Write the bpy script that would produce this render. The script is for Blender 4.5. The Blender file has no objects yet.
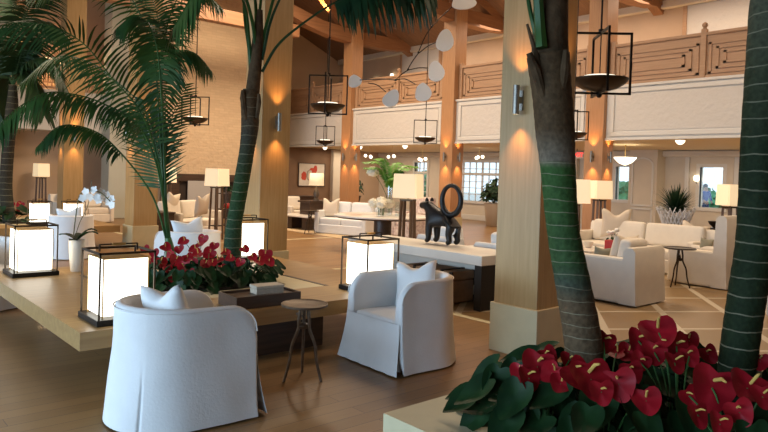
import bpy, bmesh, math, random
from mathutils import Vector, Matrix, noise
random.seed(7)
PI = math.pi
R = math.radians
sc = bpy.context.scene
col = sc.collection

# ------------------------------------------------------------------ camera
F_PX, CY, EYE = 658.9, 186.95, 1.6
yaw, pitch, roll = R(48.65), R(0.986), R(-1.811)
fw = Vector((math.cos(yaw) * math.cos(pitch), math.sin(yaw) * math.cos(pitch), -math.sin(pitch)))
rt = Vector((math.sin(yaw), -math.cos(yaw), 0))
dn = fw.cross(rt)
c_, s_ = math.cos(roll), math.sin(roll)
rt, dn = c_ * rt + s_ * dn, -s_ * rt + c_ * dn
cam = bpy.data.cameras.new('camera')
cam.sensor_fit = 'HORIZONTAL'
cam.sensor_width = 36
cam.lens = F_PX * 36 / 768
cam.shift_y = -(216 - CY) / 768
cam.clip_end = 200
cam_o = bpy.data.objects.new('camera', cam)
col.objects.link(cam_o)
up = -dn
cam_o.matrix_world = Matrix(((rt.x, up.x, -fw.x, 0), (rt.y, up.y, -fw.y, 0), (rt.z, up.z, -fw.z, EYE), (0, 0, 0, 1)))
sc.camera = cam_o


def at(px, py, depth):
    """point of the place seen at a pixel, at a distance in front of the lens"""
    return Vector((0, 0, EYE)) + (rt * ((px - 384) / F_PX) + dn * ((py - CY) / F_PX) + fw) * depth


# ------------------------------------------------------------------ world, daylight, exposure
world = bpy.data.worlds.new('world')
sc.world = world
world.use_nodes = True
wb = world.node_tree.nodes['Background']
wb.inputs[0].default_value = (0.72, 0.87, 1.0, 1)
wb.inputs[1].default_value = 1.8
sc.view_settings.view_transform = 'Standard'
sc.view_settings.look = 'None'
sc.view_settings.gamma = 1
sc.view_settings.exposure = 0.0
sc.cycles.max_bounces = 6
sc.cycles.diffuse_bounces = 3
sc.cycles.glossy_bounces = 3
sc.cycles.transparent_max_bounces = 8
sc.cycles.sample_clamp_indirect = 4
sc.cycles.use_denoising = True


def area(name, loc, rot, sx, sy, power, colr, spread=180):
    l = bpy.data.lights.new(name, 'AREA')
    l.shape = 'RECTANGLE'
    l.spread = R(spread)
    l.size, l.size_y, l.energy, l.color = sx, sy, power, colr
    o = bpy.data.objects.new(name, l)
    o.location, o.rotation_euler = loc, rot
    col.objects.link(o)
    return o


WARM = (1.0, 0.77, 0.54)
# daylight through the open left side of the lobby
area('daylight_opening', (-5.2, 6.5, 1.9), (0, R(-72), 0), 2.4, 16, 540, (0.50, 0.74, 1.0), 115)
# warm lamps under the nave roof
for k, y in enumerate((3.5, 9.5, 15.5)):
    area('nave_downlight', (9.4, y, 7.6), (0, 0, 0), 2.5, 2.5, (240, 330, 620)[k], WARM, (160, 160, 165)[k])
area('gallery_downlight', (16.6, 6.0, 2.52), (0, 0, 0), 2.5, 5, 110, (1, .80, .58))
area('gallery_downlight', (16.6, 14.5, 2.52), (0, 0, 0), 2.5, 7, 120, (1, .80, .58))
area('gallery_downlight', (16.9, 20.0, 2.52), (0, 0, 0), 3.0, 3, 95, (1, .80, .58))
area('upper_gallery_fill', (15.6, 9.5, 6.2), (0, 0, 0), 1.0, 14, 260, (1, .77, .56))  # unseen strip of light added to brighten the upper gallery
area('end_gallery_lamp', (4.2, 22.0, 4.75), (R(-60), 0, 0), 3.5, .3, 220, (1, .68, .36))
area('aisle_fill', (1.6, 13.5, 5.0), (0, 0, 0), 3.0, 5, 200, WARM)  # area light without a fixture, added to lift the left aisle

# ------------------------------------------------------------------ materials
def new_mat(name):
    m = bpy.data.materials.new(name)
    m.use_nodes = True
    nt = m.node_tree
    return m, nt, nt.nodes['Principled BSDF']


def rgba(c):
    return (c[0], c[1], c[2], 1)


def link(nt, a, b):
    nt.links.new(a, b)


def coords(nt, scale=(1, 1, 1), rot=(0, 0, 0)):
    tc = nt.nodes.new('ShaderNodeTexCoord')
    mp = nt.nodes.new('ShaderNodeMapping')
    mp.inputs['Scale'].default_value = scale
    mp.inputs['Rotation'].default_value = rot
    link(nt, tc.outputs['Object'], mp.inputs[0])
    return mp.outputs[0]


def mat(name, c, rough=.6, metal=0, var=.0, vscale=6, bump=0, bscale=30, emis=None, es=0, stretch=(1, 1, 1), spec=.5, c2=None, sheen=0):
    m, nt, p = new_mat(name)
    p.inputs['Base Color'].default_value = rgba(c)
    p.inputs['Roughness'].default_value = rough
    p.inputs['Metallic'].default_value = metal
    p.inputs['Specular IOR Level'].default_value = spec
    if var or c2:
        co = coords(nt, stretch)
        n = nt.nodes.new('ShaderNodeTexNoise')
        n.inputs['Scale'].default_value = vscale
        n.inputs['Detail'].default_value = 4
        link(nt, co, n.inputs['Vector'])
        r = nt.nodes.new('ShaderNodeValToRGB')
        r.color_ramp.elements[0].position = .3
        r.color_ramp.elements[1].position = .7
        a = c if c2 else [x * (1 - var) for x in c]
        b = c2 if c2 else [min(1, x * (1 + var)) for x in c]
        r.color_ramp.elements[0].color = rgba(a)
        r.color_ramp.elements[1].color = rgba(b)
        link(nt, n.outputs[0], r.inputs[0])
        link(nt, r.outputs[0], p.inputs['Base Color'])
    if bump:
        co = coords(nt, stretch)
        n = nt.nodes.new('ShaderNodeTexNoise')
        n.inputs['Scale'].default_value = bscale
        n.inputs['Detail'].default_value = 3
        link(nt, co, n.inputs['Vector'])
        bp = nt.nodes.new('ShaderNodeBump')
        bp.inputs['Strength'].default_value = bump
        bp.inputs['Distance'].default_value = .02
        link(nt, n.outputs[0], bp.inputs['Height'])
        link(nt, bp.outputs[0], p.inputs['Normal'])
    if emis:
        p.inputs['Emission Color'].default_value = rgba(emis)
        p.inputs['Emission Strength'].default_value = es
    return m


def wood(name, c1, c2, axis='z', rough=.45, scale=7):
    st = {'z': (6, 6, .35), 'x': (.35, 6, 6), 'y': (6, .35, 6)}[axis]
    return mat(name, c1, rough, c2=c2, vscale=scale, stretch=st, bump=.05, bscale=scale * 2)


M = {}
M['maple'] = wood('maple_veneer', (.36, .225, .088), (.44, .285, .122), 'z', .42, 6)
M['redder_column'] = wood('redder_veneer', (.40, .205, .095), (.48, .26, .125), 'z', .45, 6)  # redder veneer tone, used on the gallery row of columns only
M['oak_table'] = wood('light_oak', (.30, .172, .060), (.39, .238, .088), 'x', .40, 4)
M['rail'] = wood('railing_wood', (.43, .255, .145), (.50, .31, .185), 'y', .5, 5)
M['beam'] = wood('timber', (.26, .12, .055), (.34, .165, .075), 'x', .55, 4)
M['dark_wood'] = wood('dark_walnut', (.035, .02, .013), (.075, .042, .026), 'x', .4, 5)
M['lamp_wood'] = wood('lamp_leg_wood', (.10, .055, .03), (.17, .10, .055), 'z', .5, 6)
M['stone'] = mat('cream_stone', (.54, .47, .29), .55, var=.06, vscale=5, bump=.05)
M['white_stone'] = mat('white_stone', (.74, .70, .62), .5, var=.04, vscale=4)
M['marble'] = mat('pale_marble', (.82, .76, .68), .18, var=.06, vscale=2)
M['plaster'] = mat('cream_plaster', (.66, .58, .47), .8, var=.03, vscale=3)
M['tan'] = mat('tan_plaster', (.56, .41, .29), .8, var=.04, vscale=2)
M['brown_wall'] = mat('brown_wallcovering', (.20, .115, .065), .7, var=.08, vscale=3)
M['relief'] = mat('carved_relief', (.66, .62, .57), .75, bump=1.0, bscale=9)
M['fascia'] = mat('painted_fascia', (.70, .67, .62), .6)
M['soffit'] = mat('soffit_paint', (.82, .68, .44), .7)
M['pale_panel'] = mat('pale_green_plaster', (.50, .50, .42), .7, var=.04, vscale=2)
M['board'] = mat('ceiling_boards', (.22, .115, .06), .7, var=.2, vscale=5, stretch=(.3, 6, 1))
M['linen'] = mat('white_linen', (.76, .76, .75), .9, bump=.12, bscale=60, var=.02, vscale=8, spec=.2)
M['linen_warm'] = mat('cream_linen', (.74, .67, .57), .9, bump=.12, bscale=60, var=.03, vscale=8, spec=.2)
M['pillow_blue'] = mat('pale_blue_linen', (.66, .73, .80), .9, bump=.12, bscale=60, spec=.2)
M['pillow_beige'] = mat('beige_linen', (.70, .60, .48), .9, bump=.15, bscale=60, spec=.2)
M['pillow_green'] = mat('grey_green_cloth', (.28, .27, .20), .9)
M['floral'] = mat('floral_upholstery', (.75, .66, .58), .9, c2=(.42, .28, .25), vscale=14)
M['black_metal'] = mat('black_metal', (.018, .015, .012), .45, .6)
M['bronze'] = mat('dark_bronze', (.055, .038, .024), .4, .8)
M['iron'] = mat('patinated_iron', (.16, .13, .10), .5, .75, var=.2, vscale=20)
M['brass'] = mat('brass', (.62, .42, .16), .35, .9)
M['sconce_metal'] = mat('grey_metal', (.32, .30, .26), .4, .8)
M['lantern_glow'] = mat('glowing_paper', (.9, .85, .75), .8, emis=(1, .93, .78), es=3.2)
M['shade_glow'] = mat('lit_lampshade', (.8, .68, .48), .9, emis=(1, .75, .43), es=.60, bump=.05, bscale=80)
M['bulb'] = mat('lit_bulb', (1, .9, .7), .5, emis=(1, .75, .42), es=7)
M['dome_glow'] = mat('lit_glass_dome', (1, .95, .85), .4, emis=(1, .86, .62), es=3.5)
M['candle'] = mat('lit_candle_disc', (.9, .85, .75), .6, emis=(1, .88, .68), es=1.6)
M['cat'] = mat('black_cast_bronze', (.012, .012, .013), .42, .3, bump=.1, bscale=25)
M['leaf_red'] = mat('anthurium_red', (.30, .007, .014), .5, spec=.22, var=.2, vscale=12)
M['spadix'] = mat('spadix_yellow', (.62, .40, .10), .5)
M['leaf_dark'] = mat('anthurium_leaf', (.006, .021, .007), .5, c2=(.013, .040, .011), vscale=9, spec=.16)
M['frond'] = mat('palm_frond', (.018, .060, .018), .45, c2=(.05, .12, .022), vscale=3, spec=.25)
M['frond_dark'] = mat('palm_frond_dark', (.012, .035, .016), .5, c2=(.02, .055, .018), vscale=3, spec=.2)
M['petiole'] = mat('palm_stem', (.05, .14, .035), .45, var=.2, vscale=5)
M['fern'] = mat('fern_green', (.10, .26, .03), .5, c2=(.16, .36, .06), vscale=8)
M['soil'] = mat('soil', (.02, .015, .01), .95, bump=.5)
M['ceramic'] = mat('white_ceramic', (.78, .74, .66), .3)
M['petal'] = mat('white_petals', (.82, .80, .76), .6)
M['hydrangea'] = mat('ivory_petals', (.82, .76, .60), .7, bump=.8, bscale=30)
M['orchid_stem'] = mat('orchid_stem', (.10, .10, .04), .6)
M['red_glaze'] = mat('red_glaze', (.55, .03, .02), .35)
M['coral'] = mat('white_coral', (.92, .88, .85), .6)
M['trunk_leather'] = mat('brown_leather', (.30, .17, .085), .5, var=.2, vscale=8, bump=.2)
M['mobile_white'] = mat('mobile_white', (.90, .86, .80), .5)
M['box_cream'] = mat('cream_shagreen', (.52, .47, .38), .6, var=.1, vscale=40)
M['rug'] = mat('sisal_rug', (.50, .37, .22), .95, var=.1, vscale=30)
M['shirt'] = mat('navy_shirt', (.02, .05, .22), .8)
M['trouser'] = mat('dark_trousers', (.03, .04, .10), .8)
M['skin'] = mat('skin', (.35, .2, .14), .6)
M['hair'] = mat('dark_hair', (.02, .02, .03), .7)
M['paving'] = mat('pale_paving', (.55, .55, .52), .8, var=.05)
M['shrub'] = mat('shrub_leaf', (.05, .22, .10), .5, c2=(.10, .34, .16), vscale=3)
M['pot'] = mat('pot_stone', (.55, .47, .37), .7)
M['screen'] = mat('grey_screen', (.42, .40, .38), .5)
M['firebox'] = mat('dark_firebox', (.03, .018, .012), .7)
M['exit_red'] = mat('exit_letters', (.6, .02, .02), .5, emis=(1, .05, .04), es=2.5)
M['exit_white'] = mat('exit_plate', (.55, .5, .45), .5)
M['canvas'] = mat('pale_canvas', (.66, .60, .53), .8, var=.08, vscale=4)
M['paint_red'] = mat('red_paint', (.52, .06, .03), .7)
M['paint_grey'] = mat('grey_paint', (.35, .30, .25), .7)


def glass_mat():
    m, nt, p = new_mat('clear_glass')
    tr = nt.nodes.new('ShaderNodeBsdfTransparent')
    gl = nt.nodes.new('ShaderNodeBsdfGlossy')
    gl.inputs['Roughness'].default_value = .03
    mx = nt.nodes.new('ShaderNodeMixShader')
    mx.inputs[0].default_value = .07
    tr.inputs[0].default_value = (.94, .96, .96, 1)
    link(nt, tr.outputs[0], mx.inputs[1])
    link(nt, gl.outputs[0], mx.inputs[2])
    link(nt, mx.outputs[0], nt.nodes['Material Output'].inputs[0])
    return m


M['glass'] = glass_mat()


def plank_mat():
    m, nt, p = new_mat('plank_floor')
    co = coords(nt)
    b = nt.nodes.new('ShaderNodeTexBrick')
    b.inputs['Scale'].default_value = 1
    b.inputs['Brick Width'].default_value = 1.9
    b.inputs['Row Height'].default_value = .14
    b.inputs['Mortar Size'].default_value = .0025
    b.inputs['Color1'].default_value = (.265, .142, .054, 1)
    b.inputs['Color2'].default_value = (.335, .187, .073, 1)
    b.inputs['Mortar'].default_value = (.10, .055, .03, 1)
    link(nt, co, b.inputs['Vector'])
    n = nt.nodes.new('ShaderNodeTexNoise')
    n.inputs['Scale'].default_value = 5
    co2 = coords(nt, (.5, 8, 1))
    link(nt, co2, n.inputs['Vector'])
    mx = nt.nodes.new('ShaderNodeMixRGB')
    mx.blend_type = 'MULTIPLY'
    mx.inputs[0].default_value = .25
    link(nt, b.outputs[0], mx.inputs[1])
    link(nt, n.outputs[0], mx.inputs[2])
    link(nt, mx.outputs[0], p.inputs['Base Color'])
    p.inputs['Roughness'].default_value = .36
    p.inputs['Specular IOR Level'].default_value = .38
    return m


def tile_mat():
    m, nt, p = new_mat('sand_floor_with_pale_inlay')
    tc = nt.nodes.new('ShaderNodeTexCoord')

    def line(nrm, step, phase, width):
        d = nt.nodes.new('ShaderNodeVectorMath')
        d.operation = 'DOT_PRODUCT'
        d.inputs[1].default_value = (nrm[0], nrm[1], 0)
        link(nt, tc.outputs['Object'], d.inputs[0])
        a = nt.nodes.new('ShaderNodeMath')
        a.operation = 'SUBTRACT'
        a.inputs[1].default_value = phase - width / 2 
        link(nt, d.outputs['Value'], a.inputs[0])
        f = nt.nodes.new('ShaderNodeMath')
        f.operation = 'FLOORED_MODULO'
        f.inputs[1].default_value = step
        link(nt, a.outputs[0], f.inputs[0])
        l = nt.nodes.new('ShaderNodeMath')
        l.operation = 'LESS_THAN'
        l.inputs[1].default_value = width
        link(nt, f.outputs[0], l.inputs[0])
        return l.outputs[0]
    l1 = line((.545, .839), .925, .27, .055)
    l2 = line((-.595, .804), .816, .733, .085)
    mxm = nt.nodes.new('ShaderNodeMath')
    mxm.operation = 'MAXIMUM'
    link(nt, l1, mxm.inputs[0])
    link(nt, l2, mxm.inputs[1])
    n = nt.nodes.new('ShaderNodeTexNoise')
    n.inputs['Scale'].default_value = 7
    n.inputs['Detail'].default_value = 5
    r = nt.nodes.new('ShaderNodeValToRGB')
    r.color_ramp.elements[0].color = (.225, .137, .056, 1)
    r.color_ramp.elements[1].color = (.28, .178, .076, 1)
    link(nt, n.outputs[0], r.inputs[0])
    mx = nt.nodes.new('ShaderNodeMixRGB')
    mx.inputs[2].default_value = (.52, .44, .32, 1)
    link(nt, mxm.outputs[0], mx.inputs[0])
    link(nt, r.outputs[0], mx.inputs[1])
    link(nt, mx.outputs[0], p.inputs['Base Color'])
    p.inputs['Roughness'].default_value = .4
    return m


def stone_wall_mat():
    m, nt, p = new_mat('stacked_stone')
    co = coords(nt)
    sep = nt.nodes.new('ShaderNodeSeparateXYZ')
    cmb = nt.nodes.new('ShaderNodeCombineXYZ')
    add = nt.nodes.new('ShaderNodeMath')
    link(nt, co, sep.inputs[0])
    link(nt, sep.outputs[0], add.inputs[0])
    link(nt, sep.outputs[1], add.inputs[1])
    link(nt, add.outputs[0], cmb.inputs[0])
    link(nt, sep.outputs[2], cmb.inputs[1])
    b = nt.nodes.new('ShaderNodeTexBrick')
    b.inputs['Scale'].default_value = 1
    b.inputs['Brick Width'].default_value = .34
    b.inputs['Row Height'].default_value = .085
    b.inputs['Mortar Size'].default_value = .006
    b.inputs['Color1'].default_value = (.60, .44, .28, 1)
    b.inputs['Color2'].default_value = (.66, .49, .31, 1)
    b.inputs['Mortar'].default_value = (.57, .42, .265, 1)
    link(nt, cmb.outputs[0], b.inputs['Vector'])
    link(nt, b.outputs[0], p.inputs['Base Color'])
    n = nt.nodes.new('ShaderNodeTexNoise')
    n.inputs['Scale'].default_value = 7
    n.inputs['Detail'].default_value = 6
    link(nt, co, n.inputs['Vector'])
    bp = nt.nodes.new('ShaderNodeBump')
    bp.inputs['Strength'].default_value = .8
    bp.inputs['Distance'].default_value = .05
    link(nt, n.outputs[0], bp.inputs['Height'])
    link(nt, bp.outputs[0], p.inputs['Normal'])
    p.inputs['Roughness'].default_value = .85
    return m


def trunk_mat(name, stops, ring=.10, top=9):
    """stops: (height above the trunk base, colour); pale leaf scars ring the stem"""
    m, nt, p = new_mat(name)
    tc = nt.nodes.new('ShaderNodeTexCoord')
    sep = nt.nodes.new('ShaderNodeSeparateXYZ')
    link(nt, tc.outputs['Object'], sep.inputs[0])
    n = nt.nodes.new('ShaderNodeTexNoise')
    n.inputs['Scale'].default_value = 5
    n.inputs['Detail'].default_value = 3
    link(nt, tc.outputs['Object'], n.inputs['Vector'])
    wob = nt.nodes.new('ShaderNodeMath')
    wob.operation = 'MULTIPLY_ADD'
    wob.inputs[1].default_value = .045
    link(nt, n.outputs[0], wob.inputs[0])
    link(nt, sep.outputs[2], wob.inputs[2])
    zt = stops[-1][0]
    dv = nt.nodes.new('ShaderNodeMath')
    dv.operation = 'DIVIDE'
    dv.inputs[1].default_value = zt
    link(nt, wob.outputs[0], dv.inputs[0])
    r = nt.nodes.new('ShaderNodeValToRGB')
    el = r.color_ramp.elements
    el[0].position, el[0].color = stops[0][0] / zt, rgba(stops[0][1])
    el[1].position, el[1].color = 1, rgba(stops[-1][1])
    for h, c in stops[1:-1]:
        e = el.new(h / zt)
        e.color = rgba(c)
    link(nt, dv.outputs[0], r.inputs[0])
    f = nt.nodes.new('ShaderNodeMath')
    f.operation = 'FLOORED_MODULO'
    f.inputs[1].default_value = ring
    link(nt, wob.outputs[0], f.inputs[0])
    l = nt.nodes.new('ShaderNodeMath')
    l.operation = 'LESS_THAN'
    l.inputs[1].default_value = ring * .075
    link(nt, f.outputs[0], l.inputs[0])
    n2 = nt.nodes.new('ShaderNodeTexNoise')
    n2.inputs['Scale'].default_value = 11
    link(nt, tc.outputs['Object'], n2.inputs['Vector'])
    mul = nt.nodes.new('ShaderNodeMath')
    mul.operation = 'MULTIPLY'
    lim = nt.nodes.new('ShaderNodeMath')
    lim.operation = 'LESS_THAN'
    lim.inputs[1].default_value = top
    link(nt, wob.outputs[0], lim.inputs[0])
    rl = nt.nodes.new('ShaderNodeMath')
    rl.operation = 'MULTIPLY'
    link(nt, l.outputs[0], rl.inputs[0])
    link(nt, lim.outputs[0], rl.inputs[1])
    link(nt, rl.outputs[0], mul.inputs[0])
    link(nt, n2.outputs[0], mul.inputs[1])
    n3 = nt.nodes.new('ShaderNodeTexNoise')
    n3.inputs['Scale'].default_value = 45
    n3.inputs['Detail'].default_value = 4
    link(nt, tc.outputs['Object'], n3.inputs['Vector'])
    mo = nt.nodes.new('ShaderNodeMixRGB')
    mo.blend_type = 'OVERLAY'
    mo.inputs[0].default_value = .7
    link(nt, r.outputs[0], mo.inputs[1])
    link(nt, n3.outputs[0], mo.inputs[2])
    mx = nt.nodes.new('ShaderNodeMixRGB')
    mx.inputs[2].default_value = (.26, .23, .15, 1)
    link(nt, mul.outputs[0], mx.inputs[0])
    link(nt, mo.outputs[0], mx.inputs[1])
    link(nt, mx.outputs[0], p.inputs['Base Color'])
    bp = nt.nodes.new('ShaderNodeBump')
    bp.inputs['Strength'].default_value = .5
    bp.inputs['Distance'].default_value = .01
    link(nt, n3.outputs[0], bp.inputs['Height'])
    link(nt, bp.outputs[0], p.inputs['Normal'])
    p.inputs['Roughness'].default_value = .75
    p.inputs['Specular IOR Level'].default_value = .12
    return m


M['planks'] = plank_mat()
M['tile'] = tile_mat()
M['stacked'] = stone_wall_mat()

# ------------------------------------------------------------------ geometry helpers
class B:
    """collects shapes into ONE mesh"""

    def __init__(s):
        s.bm = bmesh.new()

    def box(s, c, size, rz=0, bev=0, seg=2, rot=None):
        mtx = Matrix.Translation(c) @ (rot.to_4x4() if rot else Matrix.Rotation(rz, 4, 'Z')) @ Matrix.Diagonal((size[0], size[1], size[2], 1))
        g = bmesh.ops.create_cube(s.bm, size=1, matrix=mtx)
        if bev:
            ed = list({e for v in g['verts'] for e in v.link_edges})
            bmesh.ops.bevel(s.bm, geom=ed, offset=bev, segments=seg, affect='EDGES', profile=.5)
        return s

    def b2(s, x0, x1, y0, y1, z0, z1, bev=0):
        return s.box(((x0 + x1) / 2, (y0 + y1) / 2, (z0 + z1) / 2), (abs(x1 - x0), abs(y1 - y0), abs(z1 - z0)), 0, bev)

    def bar(s, p0, p1, w, h=None):
        p0, p1 = Vector(p0), Vector(p1)
        d = p1 - p0
        q = d.to_track_quat('Z', 'Y').to_matrix()
        return s.box((p0 + p1) / 2, (w, h or w, d.length), rot=q)

    def tube(s, pts, r, seg=8, caps=True):
        pts = [Vector(p) for p in pts]
        n = len(pts)
        rr = list(r) if isinstance(r, (list, tuple)) else [r] * n
        rings = []
        nrm = None
        for i, p in enumerate(pts):
            t = (pts[min(i + 1, n - 1)] - pts[max(i - 1, 0)]).normalized()
            if nrm is None:
                nrm = t.orthogonal().normalized()
            nrm = (nrm - t * nrm.dot(t))
            nrm = nrm.normalized() if nrm.length > 1e-6 else t.orthogonal().normalized()
            bn = t.cross(nrm)
            rings.append([s.bm.verts.new(p + (nrm * math.cos(a) + bn * math.sin(a)) * rr[i]) for a in (2 * PI * k / seg for k in range(seg))])
        for i in range(n - 1):
            for k in range(seg):
                s.bm.faces.new((rings[i][k], rings[i][(k + 1) % seg], rings[i + 1][(k + 1) % seg], rings[i + 1][k]))
        if caps:
            s.bm.faces.new(rings[0][::-1])
            s.bm.faces.new(rings[-1])
        return s

    def lathe(s, prof, loc=(0, 0, 0), seg=24, capb=True, capt=True, squash=(1, 1)):
        loc = Vector(loc)
        rings = [[s.bm.verts.new(loc + Vector((r * math.cos(2 * PI * k / seg) * squash[0], r * math.sin(2 * PI * k / seg) * squash[1], z))) for k in range(seg)] for r, z in prof]
        for i in range(len(rings) - 1):
            for k in range(seg):
                s.bm.faces.new((rings[i][k], rings[i][(k + 1) % seg], rings[i + 1][(k + 1) % seg], rings[i + 1][k]))
        if capb:
            s.bm.faces.new(rings[0][::-1])
        if capt:
            s.bm.faces.new(rings[-1])
        return s

    def ball(s, c, r, sub=2, scale=(1, 1, 1), lump=0, fr=6):
        g = bmesh.ops.create_icosphere(s.bm, subdivisions=sub, radius=r, matrix=Matrix.Translation(c) @ Matrix.Diagonal((*scale, 1)))
        if lump:
            c = Vector(c)
            for v in g['verts']:
                d = v.co - c
                v.co = c + d * (1 + lump * noise.noise(v.co * fr))
        return s

    def grid(s, rows, closed=False):
        vs = [[s.bm.verts.new(p) for p in row] for row in rows]
        for i in range(len(vs) - 1):
            m = len(vs[i])
            for k in range(m if closed else m - 1):
                s.bm.faces.new((vs[i][k], vs[i][(k + 1) % m], vs[i + 1][(k + 1) % m], vs[i + 1][k]))
        return vs

    def poly(s, pts):
        s.bm.faces.new([s.bm.verts.new(p) for p in pts])
        return s

    def slab(s, pts, z0, z1):
        """extrude a 2-d outline upwards"""
        lo = [s.bm.verts.new((x, y, z0)) for x, y in pts]
        hi = [s.bm.verts.new((x, y, z1)) for x, y in pts]
        n = len(pts)
        s.bm.faces.new(lo[::-1])
        s.bm.faces.new(hi)
        for k in range(n):
            s.bm.faces.new((lo[k], lo[(k + 1) % n], hi[(k + 1) % n], hi[k]))
        return s

    def done(s, name, m, parent=None, smooth=False, loc=None, rot=None, sub=0, solid=0):
        bmesh.ops.recalc_face_normals(s.bm, faces=s.bm.faces)
        me = bpy.data.meshes.new(name)
        s.bm.to_mesh(me)
        s.bm.free()
        if m:
            me.materials.append(m)
        if smooth:
            for p in me.polygons:
                p.use_smooth = True
            if smooth != 'all':
                try:
                    me.set_sharp_from_angle(angle=R(42))
                except Exception:
                    pass
        o = bpy.data.objects.new(name, me)
        col.objects.link(o)
        if parent:
            o.parent = parent
        if loc:
            o.location = loc
        if rot:
            o.rotation_euler = rot
        if solid:
            md = o.modifiers.new('solid', 'SOLIDIFY')
            md.thickness = solid
        if sub:
            md = o.modifiers.new('sub', 'SUBSURF')
            md.levels = md.render_levels = sub
        return o


def tag(o, label=None, cat=None, group=None, kind=None):
    if label:
        o['label'] = label
    if cat:
        o['category'] = cat
    if group:
        o['group'] = group
    if kind:
        o['kind'] = kind
    return o


def thing(name, label, cat, loc=(0, 0, 0), rz=0, group=None):
    o = bpy.data.objects.new(name, None)
    o.empty_display_size = .1
    o.location = loc
    o.rotation_euler = (0, 0, rz)
    col.objects.link(o)
    return tag(o, label, cat, group)


def struct(o, label=None):
    return tag(o, label, kind='structure')


def kids(o):
    return [c for c in bpy.data.objects if c.parent == o]


def dup(o, loc=None, rz=None, label=None, group=None, parent=None):
    c = o.copy()
    col.objects.link(c)
    if parent:
        c.parent = parent
        c.matrix_parent_inverse = o.matrix_parent_inverse
    for ch in kids(o):
        dup(ch, parent=c)
    if loc is not None:
        c.location = loc
    if rz is not None:
        c.rotation_euler = (0, 0, rz)
    if label:
        c['label'] = label
    if group:
        c['group'] = group
    return c


def bez(p0, p1, p2, n=14):
    p0, p1, p2 = Vector(p0), Vector(p1), Vector(p2)
    return [p0 * (1 - t) ** 2 + p1 * 2 * t * (1 - t) + p2 * t * t for t in (i / n for i in range(n + 1))]


def spline(ctrl, n=8):
    """Catmull-Rom through points"""
    P = [Vector(p) for p in ctrl]
    P = [P[0] * 2 - P[1]] + P + [P[-1] * 2 - P[-2]]
    out = []
    for i in range(1, len(P) - 2):
        a, b, c, d = P[i - 1:i + 3]
        for k in range(n):
            t = k / n
            out.append(.5 * ((2 * b) + (c - a) * t + (2 * a - 5 * b + 4 * c - d) * t * t + (3 * b - a - 3 * c + d) * t ** 3))
    out.append(P[-2])
    return out


def skin(name, joints, edges, m, parent=None, sub=2, root=0, loc=None):
    """joints: (x,y,z,r[,r2]); one continuous surface grown over the skeleton"""
    bm = bmesh.new()
    lay = bm.verts.layers.skin.verify()
    vs = [bm.verts.new(j[:3]) for j in joints]
    for a, b in edges:
        bm.edges.new((vs[a], vs[b]))
    for i, j in enumerate(joints):
        vs[i][lay].radius = (j[3], j[4] if len(j) > 4 else j[3])
        vs[i][lay].use_root = (i == root)
    me = bpy.data.meshes.new(name)
    bm.to_mesh(me)
    bm.free()
    me.materials.append(m)
    o = bpy.data.objects.new(name, me)
    col.objects.link(o)
    sk = o.modifiers.new('skin', 'SKIN')
    sk.use_smooth_shade = True
    if sub:
        md = o.modifiers.new('sub', 'SUBSURF')
        md.levels = md.render_levels = sub
    o = bake(o)
    if parent:
        o.parent = parent
    if loc:
        o.location = loc
    return o


def bake(o):
    """the evaluated shape as a plain mesh object"""
    dg = bpy.context.evaluated_depsgraph_get()
    me = bpy.data.meshes.new_from_object(o.evaluated_get(dg))
    nm = o.name
    mats = list(o.data.materials)
    bpy.data.objects.remove(o)
    me.materials.clear()
    for m in mats:
        me.materials.append(m)
    for p in me.polygons:
        p.material_index = 0
    n = bpy.data.objects.new(nm, me)
    col.objects.link(n)
    return n


# ================================================================== STRUCTURE
# floor: plank lobby floor, sand-coloured floor with pale inlay on the right
b = B()
b.b2(-6.2, 5.75, -5.2, 22.6, -.1, 0)
b.b2(5.75, 19.6, 7.6, 22.6, -.1, 0)
struct(b.done('floor', M['planks']), 'brown plank lobby floor')
struct(B().b2(5.75, 19.6, -5.2, 7.6, -.1, 0).done('floor_inlay', M['tile']), 'sand coloured floor crossed by pale inlaid lines')
i = 1
for (x0, x1, y0, y1) in ((5.70, 5.80, -5, 22), (5.8, 14, 8.77, 8.87), (5.8, 14, 13.24, 13.34), (5.8, 14, 7.55, 7.65)):
    struct(B().b2(x0, x1, y0, y1, -.02, .003).done('trim_%d' % i, M['stone']), 'pale stone strip let into the floor')
    i += 1

# columns
COLY = [3.45 + 4.77 * k for k in range(4)]
W = .48


def column(x, y, top, m='maple'):
    o = struct(B().b2(x, x + W, y, y + W, .44, top, .006).done('column', M[m]), 'square maple clad column')
    B().b2(x - .025, x + W + .025, y - .025, y + W + .025, 0, .45, .006).done('plinth', M['stone'], o)
    return o


for y in COLY:
    column(4.88, y, 7.7)
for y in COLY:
    column(14.0, y, 7.5, 'redder_column')

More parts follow.
